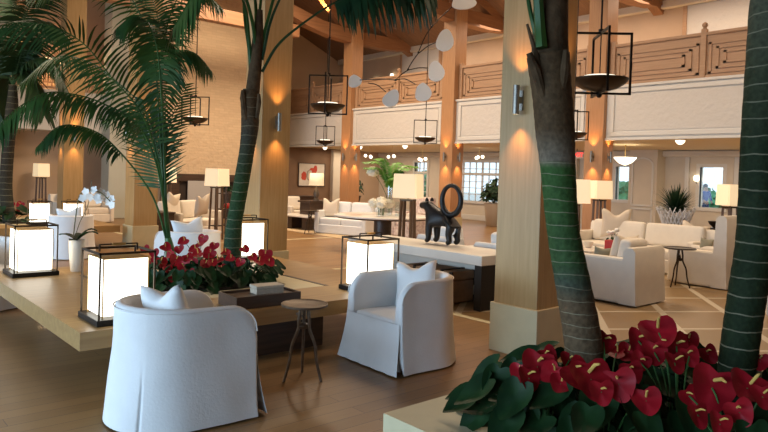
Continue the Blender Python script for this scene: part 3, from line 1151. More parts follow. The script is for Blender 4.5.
# ================================================================== BARREL ARMCHAIRS
def barrel_chair(label, loc, rz, m, group=None):
    """slip-covered tub chair, open towards local +X"""
    t = thing('barrel_armchair', label, 'armchair', loc, rz, group)
    a, xb, xf, H, th = .37, -.04, .40, .775, .075
    path = []
    for k in range(7):
        path.append((xf + (xb - xf) * k / 6, -a, 0, -1))
    for k in range(1, 24):
        g = -PI / 2 - PI * k / 24
        path.append((xb + a * math.cos(g), a * math.sin(g), math.cos(g), math.sin(g)))
    for k in range(7):
        path.append((xb + (xf - xb) * k / 6, a, 0, 1))
    # fine columns near the tips and at the two back pleats
    s = [0]
    for p, q in zip(path, path[1:]):
        s.append(s[-1] + math.hypot(q[0] - p[0], q[1] - p[1]))
    L = s[-1]

    def pos(u):
        u = min(max(u, 0), L)
        for i in range(len(s) - 1):
            if u <= s[i + 1] + 1e-9:
                f = (u - s[i]) / (s[i + 1] - s[i])
                p, q = path[i], path[i + 1]
                n = Vector((p[2] + (q[2] - p[2]) * f, p[3] + (q[3] - p[3]) * f, 0)).normalized()
                return Vector((p[0] + (q[0] - p[0]) * f, p[1] + (q[1] - p[1]) * f, 0)), n
    us = sorted(set([0, .01, .025, .045, .075, .11, .15, .2] + [L - x for x in (0, .01, .025, .045, .075, .11, .15, .2)] + [.2 + (L - .4) * k / 44 for k in range(1, 44)]))
    ple = [L * .365, L * .635]
    for p in ple:
        us += [p - .02, p - .006, p, p + .006, p + .02]
    us = sorted(set(us))
    rows = []
    rr = .17
    for u in us:
        c, n = pos(u)
        d = min(u, L - u)
        h = H - rr + math.sqrt(max(0, rr * rr - max(0, rr - d) ** 2)) if d < rr else H
        h -= .015 * math.cos(PI * u / L) ** 2
        pd_ = min(abs(u - p) for p in ple)
        row = []
        for k in range(9):
            z = .015 + (h - .06) * k / 8
            fl = .055 * max(0, 1 - z / .62) ** 1.6
            gro = 0
            if pd_ < .007 and z < .33:
                gro = .03 * (1 - z / .33) ** .5 * (1 if pd_ < .001 else .15)
            row.append(c + n * (fl + .012 * noise.noise((u * 4, z * 3, loc[0])) - gro) + Vector((0, 0, z)))
        for k in range(1, 8):
            an = PI * k / 8
            row.append(c + n * (-th / 2 + th / 2 * math.cos(an)) + Vector((0, 0, h - .045 + .045 * math.sin(an))))
        for k in range(6):
            z = (h - .06) + (.30 - (h - .06)) * k / 5
            row.append(c - n * (th + .02 * k / 5) + Vector((0, 0, z)))
        rows.append(row)
    o = B()
    vs = o.grid(rows)
    o.bm.faces.new(vs[0])
    o.bm.faces.new(vs[-1][::-1])
    o.done('tub_shell', m, t, 'all')
    # seat cushion
    o = B()
    yi = a - th - .012
    o.b2(-.36, .40, -yi, yi, .29, .455, .05)
    for v in o.bm.verts:
        if v.co.x < 0:
            f = math.sqrt(max(.02, 1 - (v.co.x / .37) ** 2))
            v.co.y *= f
        v.co.z += .012 * math.cos(v.co.y / yi * 1.5) if v.co.z > .4 else 0
    o.done('seat_cushion', m, t, 'all', sub=1)
    # front skirt falling to the floor
    o = B()
    rws = []
    for k in range(9):
        z = .42 - .405 * k / 8
        fl = .012 + .062 * (k / 8) ** 1.5
        row = []
        for j in range(17):
            y = -1 + 2 * j / 16
            wv = .006 * math.sin(j * 1.9) * (k / 8)
            row.append((xf + fl + wv, y * (a - .004 + .045 * (k / 8) ** 1.5), z))
        rws.append(row)
    vs = o.grid(rws)
    back = []
    for k in range(9):
        z = .42 - .405 * k / 8
        back.append([(xf - .04, -1 * (a - .03), z), (xf - .04, a - .03, z)])
    o.grid(back)
    o.done('skirt_panel', m, t, True)
    # piping along the rim
    pts = []
    for u in us:
        c, n = pos(u)
        d = min(u, L - u)
        h = H - rr + math.sqrt(max(0, rr * rr - max(0, rr - d) ** 2)) if d < rr else H
        pts.append(c + n * .004 + Vector((0, 0, h - .025)))
    B().tube(pts, .005, 5).done('piping', m, t, True)
    B().b2(-.30, .36, -.28, .28, 0, .05).done('foot_frame', M['dark_wood'], t)
    t.scale = (.97, .97, .97)
    return t


def pillow_mesh(w, h, t, n=14, chop=.0):
    o = B()
    front, back = [], []
    for i in range(n + 1):
        v = -1 + 2 * i / n
        fr, bk = [], []
        for j in range(n + 1):
            u = -1 + 2 * j / n
            x = w / 2 * u * (1 - .09 * (1 - v * v))
            z = h / 2 * v * (1 - .09 * (1 - u * u))
            if chop and v > 0:
                z -= chop * h * math.exp(-(u / .42) ** 2) * v ** 2
            y = t / 2 * (max(0, (1 - u * u)) * max(0, (1 - v * v))) ** .42
            fr.append((x, -y - .004, z))
            bk.append((x, y + .004, z))
        front.append(fr)
        back.append(bk)
    o.grid(front)
    o.grid(back)
    bmesh.ops.remove_doubles(o.bm, verts=o.bm.verts, dist=.009)
    return o


def pillow(label, loc, rot, m, w=.45, h=.45, t=.16, chop=0, group=None):
    o = pillow_mesh(w, h, t, 14, chop).done('throw_pillow', m, None, 'all', loc=loc, rot=rot)
    return tag(o, label, 'pillow', group)


barrel_chair('nearest white slipcovered tub armchair, seen from behind beside the low table', (1.86, 4.12, 0), R(-3), M['linen'])
barrel_chair('white slipcovered tub armchair facing left in front of the big console', (3.985, 4.16, 0), R(178), M['linen'])
barrel_chair('white tub armchair seen from behind beyond the orchid, with a blue pillow', (3.52, 12.25, 0), R(75), M['linen'])
barrel_chair('white tub armchair beyond the low table, behind the red flowers, with pale blue pillow', (4.12, 8.72, 0), R(100), M['linen'])
barrel_chair('white tub armchair at the left edge, seen under the low table', (1.55, 8.50, 0), R(-60), M['linen'])
pillow('pale blue pillow in the nearest tub armchair', (1.76, 4.05, .65), (R(-14), R(8), R(100)), M['linen'], .44, .44, .17, .14)
pillow('white pillow leaning in the armchair that faces left', (4.13, 4.22, .64), (R(-14), R(-6), R(-66)), M['linen'], .40, .42, .17, .16)
pillow('pale blue pillow in the tub armchair behind the red flowers', (4.10, 8.80, .69), (R(10), R(8), R(170)), M['pillow_blue'], .45, .45, .17, .12)
pillow('small pale blue pillow peeking over the tub armchair beyond the orchid', (3.52, 12.35, .66), (R(10), R(6), R(160)), M['pillow_blue'], .42, .42, .16, .12)

# ================================================================== DRINK TABLES
def drink_table(label, loc, rz, h=.60, r=.235, top=M['iron'], leg=M['iron']):
    t = thing('drink_table', label, 'side table', loc, rz)
    B().lathe([(r - .012, h - .022), (r, h - .016), (r, h - .002), (r - .008, h), (r - .016, h - .006), (.001, h - .006)], (0, 0, 0), 36, True, False).done('tabletop', top, t, True)
    for k in range(3):
        a = 2 * PI * k / 3 + .2
        c, s = math.cos(a), math.sin(a)
        pts = spline([(.03 * c, .03 * s, h - .02), (.045 * c, .045 * s, h - .12), (.05 * c, .05 * s, h * .66), (.10 * c, .10 * s, h * .47), (.12 * c, .12 * s, h * .25), (.165 * c, .165 * s, .0)], 5)
        B().tube(pts, [.014 - .004 * i / len(pts) for i in range(len(pts))], 8).done('leg', leg, t, True)
    B().ball((0, 0, h * .70), .045, 2, (1, 1, .6), .3, 20).tube([(-.10, .03, h - .10), (0, 0, h - .11), (.02, -.02, h * .7)], .011, 6).done('branch_joint', leg, t, True)
    return t


drink_table('bronze drink table with twig legs between the two front armchairs', (2.93, 4.22, 0), R(-75), .59, .182)
drink_table('dark twig-legged drink table in front of the high-backed white chair at right', (10.32, 4.66, 0), R(30), .62, .24, M['bronze'], M['bronze'])
drink_table('small dark drink table beside the white sofa behind the coffee table', (10.05, 14.35, 0), R(50), .62, .24, M['bronze'], M['bronze'])

# tray with a box on the low table
t = thing('wooden_tray', 'dark wooden tray on the near edge of the big low table', 'tray', (3.00, 5.00, .45), R(-2))
o = B()
o.b2(-.31, .31, -.17, .17, 0, .02).b2(-.31, .31, -.17, -.155, .02, .105).b2(-.31, .31, .155, .17, .02, .105).b2(-.31, -.295, -.155, .155, .02, .105).b2(.295, .31, -.155, .155, .02, .105)
o.done('frame', M['dark_wood'], t)
B().b2(-.295, .295, -.155, .155, .02, .085).done('lining', M['dark_wood'], t)
t = thing('keepsake_box', 'small cream lidded box standing on the dark wooden tray', 'box', (3.08, 5.02, .535), R(-6))
B().b2(-.13, .13, -.07, .07, 0, .045, .004).done('body', M['box_cream'], t)
B().b2(-.135, .135, -.075, .075, .047, .075, .006).done('lid', M['box_cream'], t)

# ================================================================== PALMS
def frond(parent, pts, ll, n, m, droop=.5, spread=1.0, base_skip=.12, wid=.020, rach=.012, normal=None, up=Vector((0, 0, 1)), curl=.35):
    """one palm leaf: curved midrib with two rows of narrow folded leaflets"""
    P = spline(pts, 10)
    o = B()
    m_ = len(P)
    o.tube(P, [rach * (1 - .8 * i / m_) for i in range(m_)], 6)
    cum = [0]
    for p, q in zip(P, P[1:]):
        cum.append(cum[-1] + (q - p).length)
    L = cum[-1]
    for k in range(n):
        f = base_skip + (1 - base_skip) * (k + .5) / n
        u = f * L
        i = max(j for j in range(m_) if cum[j] <= u)
        i = min(i, m_ - 2)
        c = P[i].lerp(P[i + 1], (u - cum[i]) / max(1e-6, cum[i + 1] - cum[i]))
        tn = (P[i + 1] - P[i]).normalized()
        side0 = tn.cross(normal or up)
        if side0.length < .15:
            side0 = tn.cross(fw)
        side0.normalize()
        g = (f - base_skip) / (1 - base_skip)
        ln = ll * (.45 + .75 * math.sin(PI * min(1, .12 + .80 * g)) ** .8) * (.62 if g > .93 else 1) * random.uniform(.9, 1.08)
        for s in (-1, 1):
            side = side0 * s
            dr = droop * random.uniform(.8, 1.2)
            d = (side * spread + tn * (.45 + .55 * g) - Vector((0, 0, dr * .5)) + Vector((random.uniform(-.06, .06), random.uniform(-.06, .06), random.uniform(-.06, .06)))).normalized()
            q = c.copy()
            wv = tn.cross(d).cross(d)
            wv = (wv.normalized() if wv.length > .05 else tn)
            ws = (.45, 1.0, .85, .5, .06)
            prev = None
            for j in range(5):
                w_ = wid * ws[j]
                a, b_ = o.bm.verts.new(q + wv * w_), o.bm.verts.new(q - wv * w_)
                if prev:
                    o.bm.faces.new((prev[0], prev[1], b_, a))
                prev = (a, b_)
                q = q + d * (ln / 4)
                d = (d - Vector((0, 0, dr * curl))).normalized()
    f = o.done('frond', m, parent, True)
    return f


def trunk(parent, pts, radii, m, name='trunk', seg=20):
    P = spline(pts, 10)
    n = len(P)
    rr = []
    for i in range(n):
        f = i / (n - 1) * (len(radii) - 1)
        k = min(int(f), len(radii) - 2)
        rr.append((radii[k] + (radii[k + 1] - radii[k]) * (f - k)) * (1 + .012 * math.sin(i * 2.1)))
    return B().tube(P, rr, seg).done(name, m, parent, 'all')


GRY, GRN, DGR, FIB = (.098, .064, .035), (.036, .070, .024), (.015, .024, .010), (.075, .045, .022)
M['trunk_front'] = trunk_mat('palm_trunk_front', [(0, GRY), (.72, GRY), (.80, (.05, .06, .04)), (.90, GRN), (1.32, (.036, .085, .022)), (1.36, (.15, .12, .085)), (1.50, FIB), (2.4, FIB)], .056, 1.40)
M['trunk_right'] = trunk_mat('palm_trunk_right', [(0, DGR), (1.4, DGR), (1.75, (.035, .04, .02)), (2.1, (.075, .075, .045)), (3.0, (.08, .08, .05))], .078)
M['trunk_table'] = trunk_mat('palm_trunk_table', [(0, (.03, .055, .035)), (1.0, (.022, .05, .016)), (1.6, (.045, .040, .027)), (1.9, FIB), (3.4, FIB)], .10)
M['trunk_far'] = trunk_mat('palm_trunk_far', [(0, (.03, .03, .02)), (1.5, (.035, .03, .022)), (3, (.03, .03, .02))], .12)


def rel(o, pts):
    return [Vector(p) - Vector(o) for p in pts]


# foreground palm, trunk leaning left
dA = 3.0
base = at(587, 380, dA)
base.z = .36
pA = thing('palm_tree', 'foreground palm with thick leaning trunk in front of the big maple column', 'palm', base)
axis = [base, at(584, 355, dA), at(574, 290, dA), at(563, 230, dA + .02), at(558, 170, dA + .03), at(555, 130, dA + .03), at(552, 95, dA + .04), at(548, 56, dA + .05)]
trunk(pA, rel(base, axis), [.090, .086, .080, .073, .079, .090, .090, .098], M['trunk_front'])
crown = axis[-1]
M['leafbase'] = mat('old_leaf_base', (.075, .046, .024), .85, spec=.1, var=.35, vscale=14, bump=.4, bscale=40)
B().tube(rel(base, [at(550, 75, dA + .05), at(550, 40, dA + .05), at(551, 0, dA + .05), at(552, -60, dA + .05), at(553, -130, dA + .05)]), [.088, .082, .078, .06, .04], 14).done('crownshaft', M['leafbase'], pA, True)
sh = B()
for (px0, py0, px1, py1, w) in ((529, 57, 526, 53, .026), (566, 60, 566, 50, .024), (527, 33, 524, 24, .012)):
    sh.tube(rel(base, [at(px0 + (16 if px0 < 550 else -6), py0 + 45, dA - .01), at(px0 + (7 if px0 < 550 else -2), py0 + 14, dA - .04), at(px1 + (3 if px0 < 550 else 0), py1, dA - .05)]), [w * .6, w * .9, w * .5], 8)
sh.done('leaf_base', M['leafbase'], pA, True)
stems = [(540, 50, 530, 10, 518, -60, 480, -150), (541, 48, 539, 15, 536, -60, 545, -200), (556, 50, 558, 15, 570, -60, 610, -160), (562, 40, 564, 10, 580, -60, 650, -130), (551, 40, 550, 0, 530, -100, 470, -230)]
for i, s_4 in enumerate(stems):
    o0 = [at(s_4[0], s_4[1], dA - (.035 if i == 1 else -.03)), at(s_4[2], s_4[3], dA - (.03 if i == 1 else -.02)), at(s_4[4], s_4[5], dA + .1 * (i - 2)), at(s_4[6], s_4[7], dA + .3 * (i - 2))]
    last = o0[-1]
    tip = last + (last - o0[-2]) * .9 + Vector((0, 0, .15))
    frond(pA, rel(base, o0 + [tip]), .45, 34, M['frond'], .6, base_skip=.60, rach=.030 if i == 1 else .013)

dB = 2.95
base = at(735, 400, dB)
base.z = .36
pB = thing('palm_tree', 'dark ringed palm trunk at the right edge of the photo', 'palm', base)
axis = [base, at(736, 380, dB), at(742, 330, dB), at(748, 290, dB), at(756, 235, dB), at(762, 130, dB), at(770, 20, dB), at(776, -90, dB)]
trunk(pB, rel(base, axis), [.082, .079, .079, .080, .081, .084, .088, .075], M['trunk_right'])
c0 = axis[-1]
for i in range(5):
    a = 2 * PI * i / 5 + .4
    dv = Vector((math.cos(a), math.sin(a), 0))
    frond(pB, rel(base, [c0 - Vector((0, 0, .1)), c0 + dv * .15 + Vector((0, 0, .5)), c0 + dv * .7 + Vector((0, 0, 1.0)), c0 + dv * 1.4 + Vector((0, 0, 1.0))]), .45, 30, M['frond'], .6, base_skip=.25, rach=.028)

# palm in the big low table
dC = 7.1
base = at(233, 268, dC)
base.z = .40
pC = thing('palm_tree', 'slender leaning palm growing from the big low table', 'palm', base)
axis = [base, at(232, 245, dC), at(234, 225, dC), at(241, 185, dC), at(247, 150, dC), at(250, 125, dC), at(250, 100, dC), at(251, 90, dC)]
trunk(pC, rel(base, axis), [.095, .088, .082, .082, .080, .094, .10, .085], M['trunk_table'])
B().tube(rel(base, [at(252, 98, dC), at(255, 70, dC), at(258, 40, dC), at(260, 10, dC)]), [.078, .07, .062, .03], 12).done('crownshaft', M['leafbase'], pC, True)
sh = B()
sh.tube(rel(base, [at(246, 120, dC - .07), at(243, 98, dC - .09), at(243, 90, dC - .1)]), [.03, .035, .02], 8)
sh.tube(rel(base, [at(257, 118, dC - .06), at(259, 102, dC - .08), at(259, 94, dC - .1)]), [.02, .025, .014], 8)
sh.done('leaf_base', M['leafbase'], pC, True)
cstems = [[(254, 95), (249, 40), (243, 0), (215, -60), (150, -70)], [(256, 75), (258, 30), (262, -10), (270, -90), (285, -180)], [(259, 60), (268, 20), (283, -20), (330, -70), (380, -70)],
          [(262, 72), (278, 45), (305, 22), (340, 0), (385, -16), (432, -8)], [(257, 70), (252, 20), (236, -20), (205, -20), (175, 25)], [(250, 110), (250, 60), (244, 5), (252, -40), (290, -90)],
          [(262, 60), (275, 10), (310, -50), (360, -55), (412, -28)], [(258, 60), (256, 10), (258, -40), (320, -75), (350, -30)]]
for i, s in enumerate(cstems):
    dz = (-.3, .2, .1, -.1, -.5, .5, -.5, .6)[i]
    pts = [at(x, y, dC + dz * (k / 4) ** 1.3) for k, (x, y) in enumerate(s)]
    if i in (3, 6):
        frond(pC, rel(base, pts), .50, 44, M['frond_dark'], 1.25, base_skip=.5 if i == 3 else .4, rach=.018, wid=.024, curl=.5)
    else:
        frond(pC, rel(base, pts), .50, 36, M['frond'], .9, base_skip=.62, rach=.024, wid=.02)

# many-stemmed palm with the big arching fronds
dD = 7.2
base = at(172, 272, dD)
base.z = .40
pD = thing('palm_tree', 'many-stemmed palm with large arching fronds rising from the low table', 'palm', base)
B().tube(rel(base, [base, at(171, 255, dD), at(168, 238, dD)]), [.07, .06, .035], 10).done('stem', M['petiole'], pD, True)
dfr = [  # (pixels along the midrib, depth drift, leaflet length, count, droop, roll towards the room, bare part)
    ([(168, 240), (163, 190), (154, 145), (138, 108), (112, 78), (84, 44), (50, 26), (6, 24), (-25, 40)], -.7, .50, 62, .75, .55, .30),
    ([(168, 240), (158, 170), (138, 125), (104, 104), (72, 94), (42, 94), (8, 116), (-14, 145)], -1.0, .42, 62, 1.5, .25, .40),
    ([(168, 245), (152, 195), (118, 150), (92, 130), (60, 126), (36, 148)], -.5, .32, 46, 1.3, .25, .52),
    ([(168, 240), (160, 165), (146, 112), (112, 78), (84, 60), (52, 58), (20, 84)], .9, .40, 56, 1.3, .3, .50),
    ([(166, 240), (164, 160), (162, 90), (161, 45), (157, 15), (146, -20)], .5, .46, 44, .8, .85, .62),
    ([(166, 240), (165, 160), (162, 95), (164, 66), (178, 51), (196, 54), (212, 72)], .2, .42, 46, 1.4, .3, .60),
    ([(168, 240), (164, 150), (161, 90), (157, 48), (147, 22), (132, 17), (117, 28)], -.3, .46, 54, 1.5, .3, .64),
    ([(170, 245), (164, 205), (158, 172), (153, 135), (144, 100)], .1, .44, 40, .15, 1.0, .38),
    ([(170, 245), (166, 200), (165, 160), (172, 118), (186, 84)], .5, .30, 30, .2, .9, .48),
    ([(166, 230), (162, 140), (162, 60), (174, 5), (198, -12), (222, 8)], .9, .46, 50, 1.2, .3, .60),
    ([(170, 240), (164, 180), (158, 140), (142, 112), (122, 108), (104, 122)], .6, .34, 44, .8, .5, .42),
    ([(166, 235), (160, 130), (152, 50), (125, -10), (80, -25), (30, 0)], .3, .46, 56, 1.0, .3, .45),
]
for px, drift, ll, n, dr, rl, bs in dfr:
    K = len(px) - 1
    pts = [at(x, y, dD + drift * (k / K) ** 1.4) for k, (x, y) in enumerate(px)]
    frond(pD, rel(base, pts), ll * .78, int(n * .8), M['frond'], dr, base_skip=bs, rach=.012, wid=.0135, curl=.28, normal=(Vector((0, 0, 1 - rl)) - Vector((fw.x, fw.y, 0)) * rl + Vector((0, 0, .05))).normalized())

# far left palm
dE = 12.9
base = at(10, 222, dE)
base.z = .40
pE = thing('palm_tree', 'dark palm at the left edge growing from the farther low table', 'palm', base)
axis = [base, at(6, 190, dE), at(8, 150, dE), at(12, 110, dE), at(13, 85, dE)]
trunk(pE, rel(base, axis), [.12, .115, .11, .115, .07], M['trunk_far'])
c0 = axis[-1]
for i, s in enumerate(([(13, 85), (25, 45), (45, 22), (70, 40)], [(13, 85), (10, 50), (0, 30), (-25, 25)], [(13, 85), (30, 60), (52, 62), (70, 95)], [(13, 85), (2, 62), (-15, 60), (-30, 90)],
                       [(13, 85), (20, 40), (28, 10), (45, -10)], [(13, 85), (24, 72), (36, 85), (44, 115)], [(13, 85), (6, 75), (-4, 90), (-8, 120)], [(13, 85), (14, 50), (20, 25), (12, 0)])):
    pts = [at(x, y, dE + (i % 4 - 1.5) * .35 * k / 3) for k, (x, y) in enumerate(s)]
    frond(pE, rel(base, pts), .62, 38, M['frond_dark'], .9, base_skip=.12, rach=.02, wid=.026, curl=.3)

# ================================================================== ANTHURIUMS
def heart(o, c, nrm, tip, size, cup=.12, el=1.0):
    """heart-shaped leaf or spathe centred at c, facing nrm, pointing to tip"""
    n = nrm.normalized()
    t = (tip - n * tip.dot(n))
    t = t.normalized() if t.length > 1e-4 else n.orthogonal().normalized()
    s = n.cross(t)
    rings = []
    K = 20
    for f in (.33, .68, 1.0):
        ring = []
        for k in range(K):
            a = 2 * PI * k / K
            x = .50 * math.sin(a) * (1.05 + .36 * math.cos(a))
            y = -.58 * math.cos(a) + (.22 * math.exp(-(((a + PI) % (2 * PI)) - PI) ** 2 / .10))
            x, y = x * f, y * f * el
            z = cup * (1 - f * f) * -1 + .05 * math.sin(3 * a) * f
            ring.append(o.bm.verts.new(c + (s * x + t * y + n * z) * size))
        rings.append(ring)
    ce = o.bm.verts.new(c - n * (cup * size))
    for k in range(K):
        o.bm.faces.new((ce, rings[0][k], rings[0][(k + 1) % K]))
        for i in range(2):
            o.bm.faces.new((rings[i][k], rings[i + 1][k], rings[i + 1][(k + 1) % K], rings[i][(k + 1) % K]))


def anthurium(label, root, flowers, nleaf, spread, hgt, lsize, group=None, view=None, low=.02):
    t = thing('anthurium', label, 'flowering plant', root, 0, group)
    root = Vector(root)
    o = B()
    for k in range(nleaf):
        a = 2 * PI * (k * .382 + random.random() * .15)
        r_ = spread * math.sqrt((k + .6) / nleaf)
        p = Vector((r_ * math.cos(a), r_ * math.sin(a), hgt * random.uniform(.25, .95)))
        o.tube(bez((0.02 * math.cos(a), .02 * math.sin(a), low), (r_ * .3 * math.cos(a), r_ * .3 * math.sin(a), p.z * .8), p, 5), .004, 5, False)
        out = Vector((math.cos(a), math.sin(a), 0))
        nr = (Vector((0, 0, 1)) * random.uniform(.5, 1) + out * random.uniform(.2, .8) - Vector((fw.x, fw.y, 0)) * .35)
        heart(o, p + out * lsize * .3, nr, out - Vector((0, 0, .9)), lsize * random.uniform(.75, 1.1), .16, 1.45)
    o.done('foliage', M['leaf_dark'], t, True)
    for (p, size, up_) in flowers:
        p = Vector(p) - root
        o = B()
        n = (Vector((-fw.x, -fw.y, 0)) * random.uniform(.5, 1) + Vector((0, 0, up_)) + Vector((random.uniform(-.35, .35), random.uniform(-.35, .35), 0)))
        n.normalize()
        tip = Vector((random.uniform(-.6, .6), random.uniform(-.6, .6), -1))
        heart(o, p, n, tip, size, .1)
        f = o.done('bloom', M['leaf_red'], t, True)
        B().tube([p - n * (.1 * size) - tip.normalized() * size * .18, p + n * size * .22 - tip.normalized() * size * .22, p + n * size * .42 - tip.normalized() * size * .16],
                 [size * .045, size * .045, size * .025], 6).done('spadix', M['spadix'], f, True)
        B().tube(bez((0, 0, low), (p.x * .4, p.y * .4, p.z * .9), p - n * (.1 * size), 6), .0035, 5).done('stalk', M['petiole'], t, True)
    return t


fl = [(659, 331, 34, 2.9), (640, 341, 26, 2.95), (592.5, 378, 42, 2.55), (578, 374, 32, 2.6), (619, 384, 32, 2.55), (647, 400, 28, 2.5), (714, 388, 44, 2.5), (749, 386, 36, 2.45),
      (699, 415, 24, 2.35), (721, 424, 24, 2.3), (538, 366, 32, 2.8), (530, 378, 24, 2.75), (561, 383, 22, 2.7), (678, 346, 26, 2.9), (605, 342, 22, 3.0), (760, 361, 18, 2.9), (709, 354, 18, 3.0),
      (662, 346, 26, 2.9), (628, 352, 20, 3.0), (764, 396, 24, 2.4), (548, 356, 20, 2.85), (690, 356, 20, 2.85), (552, 372, 24, 2.75), (520, 372, 20, 2.85), (570, 360, 18, 2.95), (632, 372, 22, 2.7), (602, 392, 24, 2.5), (690, 396, 20, 2.55), (676, 362, 22, 2.8), (740, 412, 26, 2.35), (655, 352, 24, 2.85), (690, 340, 18, 3.0), (616, 352, 18, 3.0), (640, 362, 20, 2.8)]
roots = [((2.58, 1.86), 'anthurium with red blooms left of the foreground palm trunk, by the planter corner'), ((2.52, 1.42), 'anthurium with red blooms at the foot of the foreground palm trunk'),
         ((2.95, 1.80), 'anthurium just right of the foreground palm trunk, on the far side of the planter'), ((2.75, 1.22), 'anthurium in the middle of the foreground planter bed'),
         ((3.10, 1.48), 'anthurium with the tallest heart-shaped red bloom between the two foreground trunks'), ((2.60, .95), 'anthurium with a big red bloom left of the right edge trunk'),
         ((3.42, 1.62), 'anthurium behind the right edge trunk in the foreground planter'), ((3.45, 1.05), 'anthurium right of the trunk at the right edge of the photo'),
         ((2.45, 1.65), 'anthurium with large dark leaves spilling over the left inner rim of the planter'), ((2.95, .80), 'anthurium at the bottom right corner of the photo')]
fw2 = {i: [] for i in range(len(roots))}
for (px, py, sz, d) in fl:
    p = at(px, py, d)
    i = min(range(len(roots)), key=lambda k: (roots[k][0][0] - p.x) ** 2 + (roots[k][0][1] - p.y) ** 2)
    fw2[i].append((p, sz * d / F_PX * 1.0, random.uniform(.2, .7)))
for i, ((x, y), lb) in enumerate(roots):
    anthurium(lb, (x, y, .34), fw2[i], 30 if i in (1, 3, 5, 8) else 24, .29, .42, .14, 'anthuriums in the foreground planter')

fl = [(183, 241, 10, 7.1), (203, 239, 10, 7.1), (166, 247, 10, 7.0), (161, 262, 12, 6.6), (176, 260, 12, 6.6), (184, 267, 13, 6.5), (197, 254, 12, 6.8), (209, 253, 12, 6.8), (173, 278, 9, 6.4),
      (265, 255, 13, 6.5), (253, 257, 9, 6.6), (218, 260, 11, 6.7), (245, 249, 9, 6.8), (145, 249, 8, 7.0), (194, 249, 10, 6.9), (226, 252, 9, 6.8), (154, 253, 9, 6.9), (205, 264, 10, 6.6), (240, 262, 9, 6.6),
      (170, 254, 9, 6.8), (188, 258, 10, 6.7), (179, 249, 9, 6.9), (214, 246, 9, 7.0), (168, 269, 9, 6.5), (199, 245, 9, 7.0), (212, 263, 9, 6.6), (230, 258, 9, 6.7), (260, 262, 10, 6.4), (190, 273, 9, 6.4), (151, 262, 9, 6.7), (270, 262, 9, 6.4), (222, 268, 8, 6.5), (192, 263, 10, 6.6)]
tc = (3.13, 6.37)
roots = [((2.72, 6.35), 'anthurium at the left end of the low table flower bed'), ((2.85, 6.75), 'anthurium at the foot of the many-stemmed palm'), ((3.05, 6.10), 'anthurium in the middle front of the low table flower bed'),
         ((3.45, 5.95), 'anthurium in front of the leaning palm trunk in the low table'), ((3.62, 6.25), 'anthurium at the right end of the low table flower bed'), ((3.25, 6.75), 'anthurium behind the middle of the low table flower bed'),
         ((2.80, 5.95), 'anthurium above the dark tray, at the near left of the low table bed')]
fw2 = {i: [] for i in range(len(roots))}
for (px, py, sz, d) in fl:
    p = at(px, py, d)
    i = min(range(len(roots)), key=lambda k: (roots[k][0][0] - p.x) ** 2 + (roots[k][0][1] - p.y) ** 2)
    fw2[i].append((p, sz * d / F_PX * 1.05, random.uniform(.3, .9)))
for i, ((x, y), lb) in enumerate(roots):
    anthurium(lb, (x, y, .40), fw2[i], 30, .32, .26, .105, 'anthuriums in the low table')
fl = [(4, 204, 7, 13.2), (12, 206, 6, 13.0), (20, 205, 7, 13.0), (25, 209, 6, 12.9), (8, 211, 6, 12.8), (16, 212, 6, 12.8)]
roots = [((2.60, 14.75), 'small far anthurium left of the far left palm trunk'), ((3.10, 14.6), 'small far anthurium right of the far left palm trunk')]
fw2 = {0: [], 1: []}
for k, (px, py, sz, d) in enumerate(fl):
    p = at(px, py, 13.6)
    p2 = Vector((p.x, p.y, p.z))
    fw2[0 if px < 14 else 1].append((p2, sz * d / F_PX * 1.2, .4))
for i, ((x, y), lb) in enumerate(roots):
    anthurium(lb, (x, y, .40), fw2[i], 16, .35, .34, .18, 'anthuriums in the farther low table')

# ================================================================== ORCHID
p = (2.24, 7.58, .45)
t = thing('flower_vase', 'tall white ceramic vase holding the orchid on the low table', 'vase', p)
B().lathe([(.055, 0), (.06, .01), (.072, .12), (.082, .25), (.085, .33), (.078, .345), (.07, .335), (.06, .2)], (0, 0, 0), 24, True, True).done('body', M['ceramic'], t, True)
tag(t, None)
t = thing('white_orchid', 'white orchid with arching spray and strap leaves in the white vase', 'orchid', (p[0], p[1], p[2] + .335))
q0 = Vector((p[0], p[1], p[2] + .335))
o = B()
for (dx, dy, ln, rise) in ((.16, -.22, .26, .10), (-.12, .15, .22, .06), (.2, -.05, .2, .12), (-.10, -.12, .18, .02), (.1, .18, .2, .06)):
    a = math.atan2(dy, dx)
    d = Vector((math.cos(a), math.sin(a), 0))
    s = Vector((-d.y, d.x, 0))
    rows = []
    for k in range(8):
        f = k / 7
        c = d * ln * f + Vector((0, 0, rise * math.sin(f * 2.2) + .0))
        w_ = .045 * math.sin(PI * min(1, .12 + f * .86)) + .002
        rows.append([c - s * w_ + Vector((0, 0, .012)), c, c + s * w_ + Vector((0, 0, .012))])
    o.grid(rows)
o.done('strap_leaves', M['leaf_dark'], t, True, solid=.003)
dO = 7.3
spray = [at(73, 240, dO), at(76, 215, dO), at(80, 195, dO + .05), at(90, 191, dO), at(101, 193, dO - .05), at(112, 203, dO - .05)]
B().tube(spline(rel(q0, spray), 8), .006, 6).tube(spline(rel(q0, [at(74, 240, dO), at(80, 222, dO), at(88, 205, dO + .1), (at(92, 180, dO + .1))]), 6), .004, 6).done('flower_stem', M['orchid_stem'], t, True)
